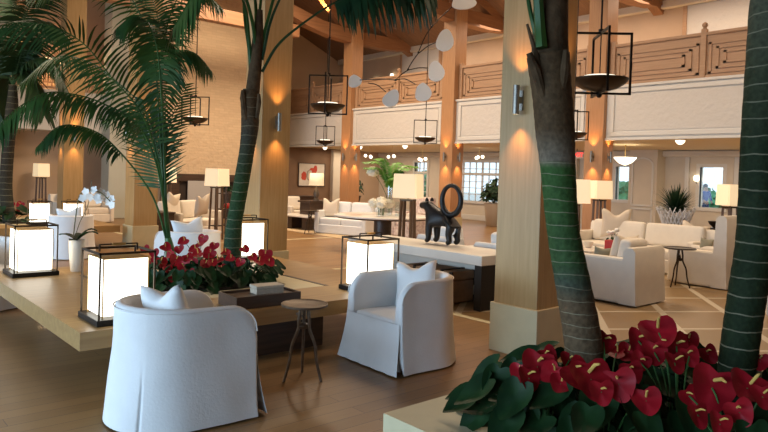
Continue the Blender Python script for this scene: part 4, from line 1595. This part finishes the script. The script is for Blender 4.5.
for k, (px, py) in enumerate(((86, 192), (90, 197), (94, 190), (97, 197), (101, 192), (104, 198), (107, 195), (109, 202), (112, 199), (112, 205), (99, 200), (83, 198))):
    c = at(px, py, dO + random.uniform(-.08, .05)) - q0
    n = (Vector((-fw.x, -fw.y, 0)) + Vector((random.uniform(-.5, .5), random.uniform(-.5, .5), random.uniform(-.2, .5)))).normalized()
    o = B()
    tt = n.orthogonal().normalized()
    ss = n.cross(tt)
    r0 = .05
    for j in range(5):
        a = 2 * PI * j / 5 + k
        d = tt * math.cos(a) + ss * math.sin(a)
        e = n.cross(d)
        w_ = r0 * (.55 if j % 2 else .42)
        rows = [[c + d * (r0 * f) - e * (w_ * math.sin(PI * min(1, .15 + .8 * f))) + n * (.006 * f), c + d * (r0 * f) + e * (w_ * math.sin(PI * min(1, .15 + .8 * f))) + n * (.006 * f)] for f in (0, .35, .7, 1)]
        o.grid(rows)
    b_ = o.done('blossom', M['petal'], t, True)

# ================================================================== CONSOLE, TRUNK, CAT
t = thing('console_table', 'long white stone console with dark legs carrying the black cat', 'console table', (6.50, 6.40, 0))
B().b2(-.40, .40, -1.28, 1.30, .55, .67, .008).done('tabletop', M['white_stone'], t)
B().b2(.22, .26, -1.15, 1.2, .02, .55).done('back_panel', M['white_stone'], t)
for y in (-1.22, 1.22):
    B().b2(-.39, .39, y - .055, y + .055, 0, .55, .004).done('leg', M['black_metal'], t)
t = thing('storage_trunk', 'brown leather trunk with dark corners under the white console', 'trunk', (6.31, 6.02, 0))
B().b2(-.20, .20, -.44, .44, .02, .30, .015).done('body', M['trunk_leather'], t)
B().b2(-.205, .205, -.445, .445, .305, .42, .02).done('lid', M['trunk_leather'], t)
for sx in (-1, 1):
    for sy in (-1, 1):
        B().b2(sx * .212 - .02, sx * .212, sy * .40, sy * .452, .02, .10).done('corner_fitting', M['black_metal'], t)
        B().b2(sx * .212 - .02, sx * .212, sy * .40, sy * .452, .23, .42).done('corner_fitting', M['black_metal'], t)
for y in (-.25, .25):
    B().b2(-.215, .21, y - .02, y + .02, .02, .43).done('strap', M['black_metal'], t)
B().tube([(-.215, -.08, .2), (-.24, -.05, .17), (-.24, .05, .17), (-.215, .08, .2)], .01, 6).done('handle', M['dark_wood'], t, True)

# cat-like sculpture with a looped tail: +Y is the direction it looks
cat = thing('cat_sculpture', 'black sculpture of a cat with a huge looped tail on the white console', 'sculpture', (6.66, 6.32, .67))
cat.scale = (1.12, 1.12, 1.12)
J = [(0, -.21, .33, .10, .105), (0, -.05, .325, .09, .095), (0, .12, .335, .095, .11), (0, .20, .42, .08, .085), (0, .26, .475, .075, .072), (0, .335, .472, .060, .055), (0, .395, .458, .042, .038),
     (.065, .15, .23, .054), (.07, .15, .12, .044), (.07, .145, .045, .037), (.07, .205, .026, .040, .026),
     (-.065, .165, .23, .054), (-.07, .165, .12, .044), (-.07, .16, .045, .037), (-.07, .22, .026, .040, .026),
     (.065, -.20, .23, .058), (.07, -.185, .13, .044), (.07, -.205, .045, .037), (.07, -.145, .026, .040, .026),
     (-.065, -.20, .23, .058), (-.07, -.175, .13, .044), (-.07, -.20, .045, .037), (-.07, -.14, .026, .040, .026)]
EG = [(0, 1), (1, 2), (2, 3), (3, 4), (4, 5), (5, 6), (2, 7), (7, 8), (8, 9), (9, 10), (2, 11), (11, 12), (12, 13), (13, 14), (0, 15), (15, 16), (16, 17), (17, 18), (0, 19), (19, 20), (20, 21), (21, 22)]
skin('body', J, EG, M['cat'], cat)
pts = [(0, -.140 + .155 * math.cos(2 * PI * k / 48), .555 + .180 * math.sin(2 * PI * k / 48)) for k in range(49)]
B().tube(pts, [.032 + .006 * math.cos(2 * PI * k / 48 + .5 * PI) for k in range(49)], 12, False).done('looped_tail', M['cat'], cat, True)
for s in (-1, 1):
    B().lathe([(.026, 0), (.022, .025), (.008, .045)], (s * .045, .235, .525), 10).done('ear', M['cat'], cat, True)

# ================================================================== FLOOR LAMPS
def floor_lamp(label, x, y, rz=0, w=.5, dp=.5, z0=1.24, z1=1.64, base=0):
    t = thing('floor_lamp', label, 'floor lamp', (x, y, base), rz, 'square-shaded lamps on wooden posts')
    z0 -= base
    z1 -= base
    a, c = w / 2, dp / 2
    o = B()
    lo = [(-a, -c), (a, -c), (a, c), (-a, c)]
    k = .94
    g1 = [o.bm.verts.new((x_, y_, z0)) for x_, y_ in lo]
    g2 = [o.bm.verts.new((x_ * k, y_ * k, z1)) for x_, y_ in lo]
    for i in range(4):
        o.bm.faces.new((g1[i], g1[(i + 1) % 4], g2[(i + 1) % 4], g2[i]))
    ed = [e for e in o.bm.edges if len(e.link_faces) == 2]
    bmesh.ops.bevel(o.bm, geom=ed, offset=.02, segments=2, affect='EDGES')
    o.done('lamp_shade', M['shade_glow'], t, solid=.004)
    for sx in (-1, 1):
        for sy in (-1, 1):
            B().bar((sx * .11, sy * .11, 0), (sx * .085, sy * .085, z0 - .02), .042).done('leg', M['lamp_wood'], t)
    o = B()
    o.b2(-.11, .11, -.11, .11, z0 - .05, z0 - .02).b2(-.10, .10, -.10, .10, .25 * z0, .25 * z0 + .025)
    o.tube([(0, 0, z0 - .02), (0, 0, z0 + .15)], .012, 8)
    o.done('collar', M['bronze'], t)
    B().ball((0, 0, z0 + .2), .045, 2).done('bulb', M['bulb'], t, True)
    return t


def lamp_px(label, px, d, w, rz=R(20), **k):
    p = at(px, 185, d)
    return floor_lamp(label, p.x, p.y, rz, w, w, **k)


lamp_px('floor lamp with cream shade just left of the black cat sculpture', 408.5, 11.0, .42, R(28))
lamp_px('floor lamp with cream shade left of the leaning palm trunk, before the stone wall', 217, 15.2, .42, R(25))
lamp_px('floor lamp right of the many-stemmed palm, before the stone wall', 166, 17.4, .40, R(20))
lamp_px('floor lamp behind the white sofa, beside the lit gallery column', 600, 14.6, .42, R(60))
lamp_px('floor lamp partly hidden by the foreground palm trunk, left of the sofa', 573, 11.2, .5, R(45))
lamp_px('floor lamp beside the right edge palm trunk, below the glass door', 731, 12.6, .38, R(60))
lamp_px('small far floor lamp seen between two columns at far left', 41, 20.0, .36, R(15))

# ================================================================== SOFAS AND LOUNGE CHAIRS
def cushion(o_name, c, size, m, parent, bev=.05, rot=None):
    return B().box(c, size, 0, bev, 3, rot).done(o_name, m, parent, 'all', sub=1)


def sofa(name, label, cat, loc, rz, w, d, m, bh=.80, ah=.60, n=2, seat=.43, group=None, arms=(1, 1), backc=True):
    """front towards local +X, width along Y"""
    t = thing(name, label, cat, loc, rz, group)
    aw = .13
    B().b2(-d / 2 + .02, d / 2 - .03, -w / 2 + .02, w / 2 - .02, .02, .26, .02).done('skirt', m, t)
    o = B()
    rows = []
    for (x, z) in ((-d / 2 - .02, .02), (-d / 2, .35), (-d / 2 + .01, bh - .05), (-d / 2 + .05, bh), (-d / 2 + .13, bh), (-d / 2 + .17, bh - .05), (-d / 2 + .22, .25), (-d / 2 + .22, .02)):
        rows.append([(x, (-w / 2 - .006) + ((w + .012) * k / 8), z) for k in range(9)])
    vs = o.grid(rows)
    o.bm.faces.new([r[0] for r in vs])
    o.bm.faces.new([r[-1] for r in vs][::-1])
    o.done('backrest', m, t, True)
    for s in (-1, 1):
        h = ah if arms[0 if s < 0 else 1] else 0
        if h:
            B().b2(-d / 2 + .1, d / 2, s * (w / 2) - (aw if s > 0 else 0), s * (w / 2) + (aw if s < 0 else 0), .02, h, .035).done('arm', m, t)
    iw = w - 2 * aw
    for k in range(n):
        y = -iw / 2 + iw * (k + .5) / n
        cushion('seat_cushion', (.08, y, (seat + .25) / 2), (d - .26, iw / n - .01, seat - .25), m, t, .04)
        if backc:
            cushion('back_cushion', (-d / 2 + .27, y, seat + .21), (.19, iw / n - .015, .44), m, t, .07, Matrix.Rotation(R(-9), 3, 'Y'))
    return t


# right lounge
sofa('sofa', 'long cream sofa below the gallery with the white coral bowl behind it', 'sofa', (12.0, 6.20, 0), R(180), 2.5, 1.05, M['linen_warm'], .80, .62, 2)
sofa('lounge_chair', 'cream armchair seen from behind just right of the foreground palm trunk', 'armchair', (8.43, 4.66, 0), R(90), .80, .95, M['linen_warm'], .76, .62, 1)
t = sofa('highback_chair', 'high-backed cream chair just left of the trunk at the right edge', 'armchair', (11.10, 4.54, 0), R(90), .95, .92, M['linen_warm'], 1.14, .58, 1, backc=False)
sofa('lounge_chair', 'cream chair glimpsed right of the trunk at the right edge', 'armchair', (9.35, 2.55, 0), R(100), .85, .9, M['linen_warm'], .80, .6, 1)
pillow('big cream pillow with a notched top at the left end of the long sofa', tuple(at(616, 223, 13.2)), (R(8), 0, R(-60)), M['pillow_beige'], .58, .60, .2, .22)
pillow('cream pillow leaning at the right end of the long sofa', tuple(at(694, 236, 12.3)), (R(-18), R(14), R(-52)), M['pillow_beige'], .52, .52, .2, .12)
pillow('grey green pillow beside the high-backed chair arm', tuple(at(706, 245, 11.2)), (R(12), R(6), R(-50)), M['pillow_green'], .22, .24, .10, .05)
pillow('cream pillow standing in the armchair right of the foreground palm', (8.50, 4.62, .67), (R(12), R(3), R(-8)), M['pillow_beige'], .50, .46, .18, .06)
pillow('grey green cushion behind the red flower pot', (8.45, 4.92, .565), (R(10), R(5), R(-30)), M['pillow_green'], .26, .26, .1, .05)

# coffee table with a red pot
t = thing('coffee_table', 'cream topped coffee table carrying the red square flower pot', 'coffee table', (10.55, 6.62, 0), R(0))
B().b2(-.45, .45, -.55, .75, .36, .42, .01).done('tabletop', M['marble'], t)
for y in (-.35, .45):
    B().b2(-.30, .30, y - .06, y + .06, 0, .36).done('leg', M['dark_wood'], t)
p = (10.72, 6.04, .42)
t = thing('flower_pot', 'square red flower pot with white blossoms on the cream coffee table', 'flower pot', p, R(20))
B().box((0, 0, .085), (.22, .22, .17), 0, .01).done('pot', M['red_glaze'], t)
o = B()
for k in range(9):
    a = k * 2.4
    q = Vector((.06 * math.cos(a) * (k % 3) * .7, .06 * math.sin(a) * (k % 3) * .7, .25 + .06 * ((k * 7) % 4) / 3))
    o.tube(bez((0, 0, .14), (0, 0, .2), q, 4), .004, 5, False)
o.done('stems', M['petiole'], t, True)
for k in range(5):
    a = k * 2.4
    B().ball((.07 * math.cos(a), .07 * math.sin(a), .28 + .035 * (k % 3)), .042, 2, (1, 1, .8), .5, 30).done('blossom', M['petal'], t, True)
o = B()
for k in range(9):
    a = k * 2.1
    heart(o, Vector((.09 * math.cos(a), .09 * math.sin(a), .19)), Vector((math.cos(a), math.sin(a), 1)), Vector((math.cos(a), math.sin(a), -.3)), .07)
o.done('foliage', M['leaf_dark'], t, True)
# tea things on the coffee table
t = thing('candle_bowl', 'small pale bowl left of the red pot on the coffee table', 'bowl', (10.62, 6.45, .42))
B().lathe([(.05, 0), (.055, .01), (.085, .07), (.095, .11), (.088, .11), (.075, .06)], (0, 0, 0), 20).done('body', M['ceramic'], t, True)
B().lathe([(.05, .05), (.05, .09), (.01, .095)], (0, 0, 0), 12).done('candle', M['petal'], t, True)

# long table behind the sofa with coral bowl and dark grassy plant
t = thing('sofa_table', 'dark narrow table behind the long cream sofa', 'console table', (13.15, 6.3, 0))
B().b2(-.22, .22, -.8, .8, .73, .78, .006).done('tabletop', M['dark_wood'], t)
for sx in (-1, 1):
    for sy in (-1, 1):
        B().b2(sx * .19 - .025, sx * .19 + .025, sy * .76 - .025, sy * .76 + .025, 0, .73).done('leg', M['dark_wood'], t)
p = at(675, 230, 13.55)
p.z = .78
t = thing('coral_bowl', 'bowl of white branching coral holding the dark spiky plant', 'bowl', p)
B().lathe([(.16, 0), (.19, .05), (.20, .16), (.18, .16), (.15, .05)], (0, 0, 0), 24).done('liner', M['pot'], t, True)
o = B()
for k in range(24):
    a = 2 * PI * k / 24
    for sg in (-1, 1):
        q = [Vector(((.24 + .13 * f) * math.cos(a + sg * .42 * f + .05 * math.sin(k * 3 + 9 * f)), (.24 + .13 * f) * math.sin(a + sg * .42 * f), .36 * f * (1 if f < .9 else (.86 + .2 * ((k * 7) % 5) / 5)))) for f in (0, .35, .7, 1)]
        o.tube(q, [.013, .013, .012, .010], 5)
o.done('branches', M['coral'], t, True)


def spiky(label, loc, n, ln, m, name='spiky_plant', cat='plant', flat=.9, wid=.014):
    t = thing(name, label, cat, loc)
    o = B()
    for k in range(n):
        a = 2.4 * k
        el = R(15 + 70 * ((k * 37) % 100) / 100)
        L = ln * random.uniform(.75, 1.1)
        d = Vector((math.cos(a) * math.cos(el), math.sin(a) * math.cos(el), math.sin(el)))
        s = Vector((-math.sin(a), math.cos(a), 0))
        rows = []
        q = Vector((0, 0, .02)) + Vector((d.x, d.y, 0)) * .03
        for j in range(6):
            w_ = wid * (1, 1.2, 1.1, .8, .5, .06)[j]
            rows.append([q - s * w_, q + s * w_])
            q = q + d * (L / 5)
            d = (d - Vector((0, 0, .13 * flat))).normalized()
        o.grid(rows)
    o.done('leaves', m, t, True)
    return t


spiky('dark grassy plant rising from the white coral bowl', (p.x, p.y, 1.0), 150, .60, M['frond_dark'], wid=.02)
# low bronze handle-like bowl at the right end of that table
t = thing('bronze_bowl', 'small dark bowl behind the right end of the long sofa', 'bowl', tuple(at(716, 228, 12.9).xy) + (.78,))
t.location.z = .78
B().lathe([(.05, 0), (.06, .01), (.13, .08), (.15, .13), (.14, .13), (.1, .06)], (0, 0, 0), 20).done('body', M['bronze'], t, True)
p = t.location.copy()
t = thing('pedestal_table', 'small dark pedestal behind the right end of the long sofa', 'side table', (p.x, p.y, 0))
B().lathe([(.2, 0), (.2, .03), (.05, .06), (.05, .72), (.24, .745), (.24, .78)], (0, 0, 0), 24).done('column', M['bronze'], t, True)

# chairs behind the console
sofa('lounge_chair', 'white armchair back behind the console, right of the cat', 'armchair', (7.55, 5.72, 0), 0, .84, .85, M['linen'], .70, .58, 1)
sofa('lounge_chair', 'white armchair back behind the console, left of the cat', 'armchair', (7.62, 6.95, 0), 0, .84, .85, M['linen'], .70, .58, 1)

# ================================================================== ROUND FLOWER TABLE
c = at(383, 214, 14.1)
rtab = thing('round_table', 'big round pale topped table carrying vases of flowers', 'table', (c.x, c.y, 0))
B().lathe([(1.02, .715), (1.05, .725), (1.05, .75), (1.035, .755)], (0, 0, 0), 56).done('tabletop', M['marble'], rtab, True)
B().lathe([(.99, .69), (1.02, .715)], (0, 0, 0), 48).done('apron', M['dark_wood'], rtab, True)
B().lathe([(.34, 0), (.34, .04), (.19, .07), (.19, .64), (.26, .69)], (0, 0, 0), 32).done('pedestal', M['dark_wood'], rtab, True)


def vase(label, loc, r, h):
    t = thing('glass_vase', label, 'vase', loc)
    B().lathe([(r, 0), (r, h), (r - .006, h), (r - .006, .015)], (0, 0, 0), 20, True, True).done('cylinder', M['glass'], t, True)
    return t


def onplane(px, py, z):
    d = (rt * ((px - 384) / F_PX) + dn * ((py - CY) / F_PX) + fw)
    return Vector((0, 0, EYE)) + d * ((z - EYE) / d.z)


v1 = onplane(381, 216.4, .755)
vase('low clear glass vase of ivory hydrangeas on the round table', v1, .10, .20)
t = thing('hydrangea_bouquet', 'round bunch of ivory hydrangeas in the low glass vase', 'flowers', v1 + Vector((0, 0, .02)))
for k, (dx, dy, dz, r) in enumerate(((0, 0, .28, .12), (.12, -.1, .25, .11), (-.12, .1, .25, .11), (.08, .1, .24, .10), (-.08, -.10, .24, .10))):
    B().ball((dx, dy, dz), r, 4, (1, 1, .85), .35, 38).done('bloom', M['hydrangea'], t, 'all')
o = B()
for k in range(7):
    a = k * .9
    o.tube([(.05 * math.cos(a), .05 * math.sin(a), 0), (.07 * math.cos(a), .07 * math.sin(a), .22)], .006, 5)
o.done('stems', M['petiole'], t)
v2 = onplane(389, 215.6, .755)
vase('tall clear glass vase holding the green fern spray', v2, .07, .62)
t = thing('fern_bouquet', 'tall spray of green fern leaves with a white hydrangea on the round table', 'flowers', v2 + Vector((0, 0, .02)))
for k in range(11):
    a = k * 2.4
    d = Vector((math.cos(a), math.sin(a), 0))
    h = .78 + .36 * ((k * 5) % 7) / 6
    pts = [Vector((0, 0, .02)), Vector((d.x * .02, d.y * .02, .58)), d * .22 + Vector((0, 0, h)), d * .58 + Vector((0, 0, h + .02))]
    frond(t, pts, .15, 26, M['fern'], .5, base_skip=.45, rach=.005, wid=.016)
B().ball(at(373, 172.5, 13.9) - v2, .12, 4, (1, 1, .9), .35, 38).done('bloom', M['hydrangea'], t, 'all')
B().tube(bez((0, 0, .02), (0, 0, .45), at(373, 173, 13.9) - v2, 6), .006, 5).done('bloom_stem', M['petiole'], t)
v3 = onplane(397.5, 216, .755)
vase('empty tall clear glass cylinder beside the flowers on the round table', v3, .06, .30)

# white seating between the round table and the gallery columns
sofa('sofa', 'white sofa before the gallery column, behind the round table', 'sofa', (10.95, 13.85, 0), R(-160), 1.6, .9, M['linen'], .80, .62, 2)
pillow('big beige pillow with a notched top left of the round table', (10.74, 14.36, .69), (R(-10), 0, R(-55)), M['pillow_beige'], .48, .52, .18, .2)
t = sofa('wing_chair', 'floral wing chair just behind the round table flowers', 'armchair', (12.1, 12.55, 0), R(170), .85, .85, M['floral'], 1.06, .66, 1, backc=False)
t = thing('coffee_table', 'white topped coffee table with dark slab legs far behind the low table', 'coffee table', (10.75, 15.60, 0), R(8))
B().b2(-.42, .42, -.65, .65, .36, .41, .01).done('tabletop', M['marble'], t)
for y in (-.30, .30):
    B().b2(-.30, .30, y - .09, y + .09, 0, .36).done('leg', M['dark_wood'], t)
p = onplane(312, 213, .41)
t = thing('red_pot', 'small round red pot on the far white coffee table', 'pot', p)
B().lathe([(.07, 0), (.13, .06), (.14, .13), (.10, .20), (.07, .22), (.06, .21)], (0, 0, 0), 20).done('body', M['red_glaze'], t, True)
B().tube([(0, 0, .21), (.03, 0, .27), (.02, .03, .31)], .01, 5).ball((.02, .03, .31), .03, 1).done('stem', M['petiole'], t)
sofa('lounge_chair', 'small white armchair left of the far coffee table', 'armchair', (11.6, 17.4, 0), R(-90), .8, .8, M['linen_warm'], .66, .58, 1)
# dark writing table, lamp and painting in the alcove
t = thing('writing_table', 'dark writing table below the red flower painting', 'table', (13.0, 19.6, 0), R(0))
B().b2(-.75, .75, -.3, .3, .74, .79, .006).done('tabletop', M['dark_wood'], t)
B().b2(-.7, .7, -.27, .27, .60, .74).done('apron', M['dark_wood'], t)
for sx in (-1, 1):
    for sy in (-1, 1):
        B().b2(sx * .68 - .03, sx * .68 + .03, sy * .25 - .03, sy * .25 + .03, 0, .6).done('leg', M['dark_wood'], t)
p = at(316.5, 185, 19.3)
t = thing('console_table', 'dark console carrying the lamp beside the red painting', 'console table', (p.x, p.y, 0), R(10))
B().b2(-.5, .5, -.25, .25, .76, .81, .006).done('tabletop', M['dark_wood'], t)
B().b2(-.45, .45, -.2, .2, 0, .76).done('cabinet', M['dark_wood'], t)
t = thing('table_lamp', 'table lamp with wide cream shade in front of the red painting', 'table lamp', (p.x, p.y, .81), R(20))
o = B()
o.lathe([(.22, .44), (.20, .80)], (0, 0, 0), 28, False, False)
o.done('lamp_shade', M['shade_glow'], t, True, solid=.004)
B().lathe([(.09, 0), (.09, .03), (.05, .06), (.09, .18), (.06, .30), (.02, .36), (.015, .55)], (0, 0, 0), 20).done('base', M['iron'], t, True)
B().ball((0, 0, .6), .05, 2).done('bulb', M['bulb'], t, True)
# painting
t = thing('framed_painting', 'framed painting of loose red flowers on the brown far wall', 'painting', (15.35, 21.9, 1.10))
w_, h_ = 1.24, .88
B().b2(-w_ / 2, w_ / 2, -.03, 0, 0, h_).done('canvas', M['canvas'], t)
o = B()
o.b2(-w_ / 2 - .03, w_ / 2 + .03, -.05, 0, -.03, 0).b2(-w_ / 2 - .03, w_ / 2 + .03, -.05, 0, h_, h_ + .03).b2(-w_ / 2 - .03, -w_ / 2, -.05, 0, 0, h_).b2(w_ / 2, w_ / 2 + .03, -.05, 0, 0, h_)
o.done('frame', M['dark_wood'], t)


def blob(cx, cz, rx, rz_, m, nm, y=-.034):
    o = B()
    n = 18
    o.bm.faces.new([o.bm.verts.new((cx + rx * math.cos(2 * PI * k / n) * (1 + .25 * noise.noise((k * .9, cx * 9, cz))), y, cz + rz_ * math.sin(2 * PI * k / n) * (1 + .3 * noise.noise((cz * 7, k * .8, cx))))) for k in range(n)])
    o.done(nm, m, t)


blob(-.38, .38, .13, .18, M['paint_red'], 'painted_flower')
blob(.02, .60, .16, .12, M['paint_red'], 'painted_flower', -.036)
blob(.16, .66, .09, .16, M['paint_red'], 'painted_flower', -.037)
blob(-.10, .42, .17, .24, M['paint_grey'], 'painted_vase', -.035)
blob(-.08, .42, .12, .2, M['canvas'], 'painted_vase', -.038)
blob(.28, .15, .10, .08, M['paint_red'], 'painted_flower', -.036)

# potted plants by the windows
p = onplane(493, 226, 0)
t = thing('plant_pot', 'tall tapered stone pot in front of the many-paned window', 'plant pot', p)
B().lathe([(.22, 0), (.24, .02), (.32, .70), (.34, .78), (.30, .78), (.27, .66)], (0, 0, 0), 24).done('body', M['pot'], t, True)


def bush(label, loc, r, n, m, name='leafy_plant', cat='plant', lsize=.16, hs=1.2, stem=True):
    t = thing(name, label, cat, loc)
    o = B()
    s_ = B()
    for k in range(n):
        a = 2.4 * k
        rr = r * math.sqrt(((k * 29) % n + .5) / n)
        z = r * hs * (.35 + 1.1 * random.random()) * (1 - .4 * (rr / r) ** 2)
        q = Vector((rr * math.cos(a), rr * math.sin(a), z))
        nrm = Vector((math.cos(a), math.sin(a), .8)) + Vector((random.uniform(-.6, .6), random.uniform(-.6, .6), random.uniform(-.4, .4)))
        heart(o, q, nrm, Vector((math.cos(a), math.sin(a), -.5)), lsize * random.uniform(.7, 1.2))
        if k % 4 == 0:
            s_.tube(bez((0, 0, 0), (q.x * .3, q.y * .3, z * .8), q, 5), .008, 5, False)
    o.done('foliage', m, t, True)
    s_.done('stems', M['orchid_stem'], t, True)
    return t


bush('dark leafy plant in the tall stone pot by the many-paned window', (p.x, p.y, .70), .48, 110, M['frond_dark'], lsize=.17, hs=1.3)
bush('dark slim plant beside the cream pilaster near the red painting', (16.65, 20.6, .75), .30, 60, M['frond_dark'], lsize=.14, hs=1.6)
t = thing('plant_stand', 'dark stand below the slim plant near the cream pilaster', 'plant stand', (16.65, 20.6, 0))
B().lathe([(.22, 0), (.16, .03), (.12, .4), (.2, .72), (.22, .76)], (0, 0, 0), 20).done('body', M['dark_wood'], t, True)
bush('dark plant hanging on the wall left of the cat sculpture head', (19.15, 20.75, 1.30), .22, 50, M['frond_dark'], lsize=.13, hs=1.9)
t = thing('wall_bracket', 'small shelf under the wall plant left of the cat sculpture head', 'shelf', (19.2, 20.75, 1.20))
B().b2(-.2, .2, -.2, .2, .04, .10, .01).b2(.0, .2, -.03, .03, -.15, .04).done('shelf', M['plaster'], t)

# ================================================================== LEFT LOUNGE
p = at(186, 215, 15.6)
sofa('sofa', 'white sofa before the stacked stone chimney wall', 'sofa', (p.x, p.y, 0), R(-60), 1.75, .95, M['linen_warm'], .82, .62, 2)
pillow('white pillow at the left end of the sofa before the stone wall', tuple(at(172, 202, 15.4)), (R(10), R(8), R(30)), M['pillow_beige'], .46, .46, .17, .12)
pillow('white notched pillow at the right end of the sofa before the stone wall', tuple(at(202, 205, 14.9)), (R(10), R(-6), R(30)), M['pillow_beige'], .50, .50, .17, .18)
t = thing('side_cabinet', 'dark low side cabinet behind the many-stemmed palm', 'cabinet', (5.85, 14.15, 0), R(0))
B().b2(-.25, .25, -.3, .3, .03, .62, .006).done('body', M['dark_wood'], t)
B().b2(-.27, .27, -.32, .32, .62, .655, .006).done('top', M['dark_wood'], t)
for y in (-.145, .145):
    d = B().b2(-.262, -.25, y - .14, y + .14, .06, .60, .003).done('door', M['dark_wood'], t)
    B().ball((-.275, y * .35, .36), .014, 1).done('knob', M['brass'], d)
p = at(227, 205, 17.0)
t = thing('etagere', 'dark open shelf stand behind the leaning palm trunk', 'shelf', (p.x, p.y, 0), R(20))
for sx in (-1, 1):
    for sy in (-1, 1):
        B().b2(sx * .22 - .015, sx * .22 + .015, sy * .16 - .015, sy * .16 + .015, 0, 1.45).done('post', M['dark_wood'], t)
for z in (.2, .6, 1.0, 1.42):
    B().b2(-.24, .24, -.18, .18, z, z + .025).done('shelf', M['dark_wood'], t)
bush('small potted plant on the dark open shelf behind the leaning trunk', (p.x, p.y, 1.03), .14, 30, M['frond_dark'], lsize=.08, hs=1.2)
t = thing('red_pot', 'tiny red pot on the dark open shelf behind the leaning trunk', 'pot', (p.x, p.y, .625))
B().lathe([(.05, 0), (.08, .04), (.08, .10), (.05, .14)], (0, 0, 0), 16).done('body', M['red_glaze'], t, True)
# area under the end gallery
sofa('sofa', 'far white sofa between two columns at far left', 'sofa', (5.9, 19.6, 0), R(-80), 1.5, .85, M['linen_warm'], .8, .6, 2)
p = at(55, 170, 21.2)
t = thing('flower_vase', 'far vase of white flowers between two columns at left', 'vase', (p.x, p.y, .78))
B().lathe([(.08, 0), (.12, .15), (.07, .35), (.09, .40)], (0, 0, 0), 16).done('body', M['ceramic'], t, True)
for k in range(5):
    B().ball((.14 * math.cos(k * 1.3), .14 * math.sin(k * 1.3), .52 + .09 * (k % 3)), .11, 2, (1, 1, .9), .3, 20).done('bloom', M['hydrangea'], t, 'all')
t = thing('sofa_table', 'dark table under the far vase of white flowers', 'console table', (p.x, p.y, 0))
B().b2(-.6, .6, -.2, .2, .73, .78).b2(-.55, .55, -.17, .17, 0, .06).done('tabletop', M['dark_wood'], t)
for sx in (-1, 1):
    B().b2(sx * .5 - .04, sx * .5 + .04, -.15, .15, .06, .73).done('leg', M['dark_wood'], t)

# rugs
tag(B().b2(10.0, 13.4, 12.6, 17.6, 0, .012).done('area_rug', M['rug']), 'sand coloured rug under the far white coffee table', 'rug')

# ================================================================== OUTSIDE THE GLASS
for k, (px, py, d, r, lb) in enumerate(((624, 178, 30, 1.2, 'bright green shrub outside the left glass door'), (706, 180, 34.5, .9, 'green shrub outside the right glass door, above the person'),
                                        (421, 192, 38, 1.2, 'green shrub outside the narrow window'))):
    q = at(px, py, d)
    bush(lb, (q.x, q.y, -.1), r, 150, M['shrub'], 'garden_shrub', 'shrub', .36, 1.25)
# person outside the right door
q = at(705.5, 190, 30)
q.z = -.1
t = thing('person', 'person in a navy shirt standing outside the right glass door', 'person', q, R(150))
Jp = [(0, 0, .95, .13, .10), (0, 0, 1.15, .135, .10), (0, 0, 1.38, .16, .105), (0, 0, 1.50, .07, .065), (0, .01, 1.62, .085, .095), (0, .01, 1.73, .075, .085),
      (.19, 0, 1.42, .055), (.25, .02, 1.15, .045), (.24, .12, .92, .035), (.24, .15, .84, .03),
      (-.19, 0, 1.42, .055), (-.25, .02, 1.15, .045), (-.22, .14, .96, .035), (-.21, .18, .89, .03),
      (.09, 0, .85, .085), (.10, .02, .48, .06), (.10, 0, .09, .045), (.10, .12, .04, .04), (-.09, 0, .85, .085), (-.11, .03, .48, .06), (-.12, 0, .09, .045), (-.12, .12, .04, .04)]
Ep = [(0, 1), (1, 2), (2, 3), (3, 4), (4, 5), (2, 6), (6, 7), (7, 8), (8, 9), (2, 10), (10, 11), (11, 12), (12, 13), (0, 14), (14, 15), (15, 16), (16, 17), (0, 18), (18, 19), (19, 20), (20, 21)]
body = skin('body', Jp, Ep, M['skin'], t)
Js = [(0, 0, .93, .15, .12), (0, 0, 1.15, .15, .115), (0, 0, 1.39, .175, .12), (0, 0, 1.47, .09, .085), (.19, 0, 1.42, .07), (.25, .02, 1.15, .058), (.243, .10, .97, .05), (-.19, 0, 1.42, .07), (-.25, .02, 1.15, .058), (-.225, .12, 1.0, .05)]
skin('shirt', Js, [(0, 1), (1, 2), (2, 3), (2, 4), (4, 5), (5, 6), (2, 7), (7, 8), (8, 9)], M['shirt'], t)
skin('trousers', [(0, 0, .95, .145, .12), (.09, 0, .85, .1), (.10, .02, .48, .075), (.10, 0, .08, .07), (-.09, 0, .85, .1), (-.11, .03, .48, .075), (-.12, 0, .08, .07)],
     [(0, 1), (1, 2), (2, 3), (0, 4), (4, 5), (5, 6)], M['trouser'], t)
B().ball((0, -.01, 1.69), .115, 3, (.9, 1, .95)).done('hair', M['hair'], t, True)
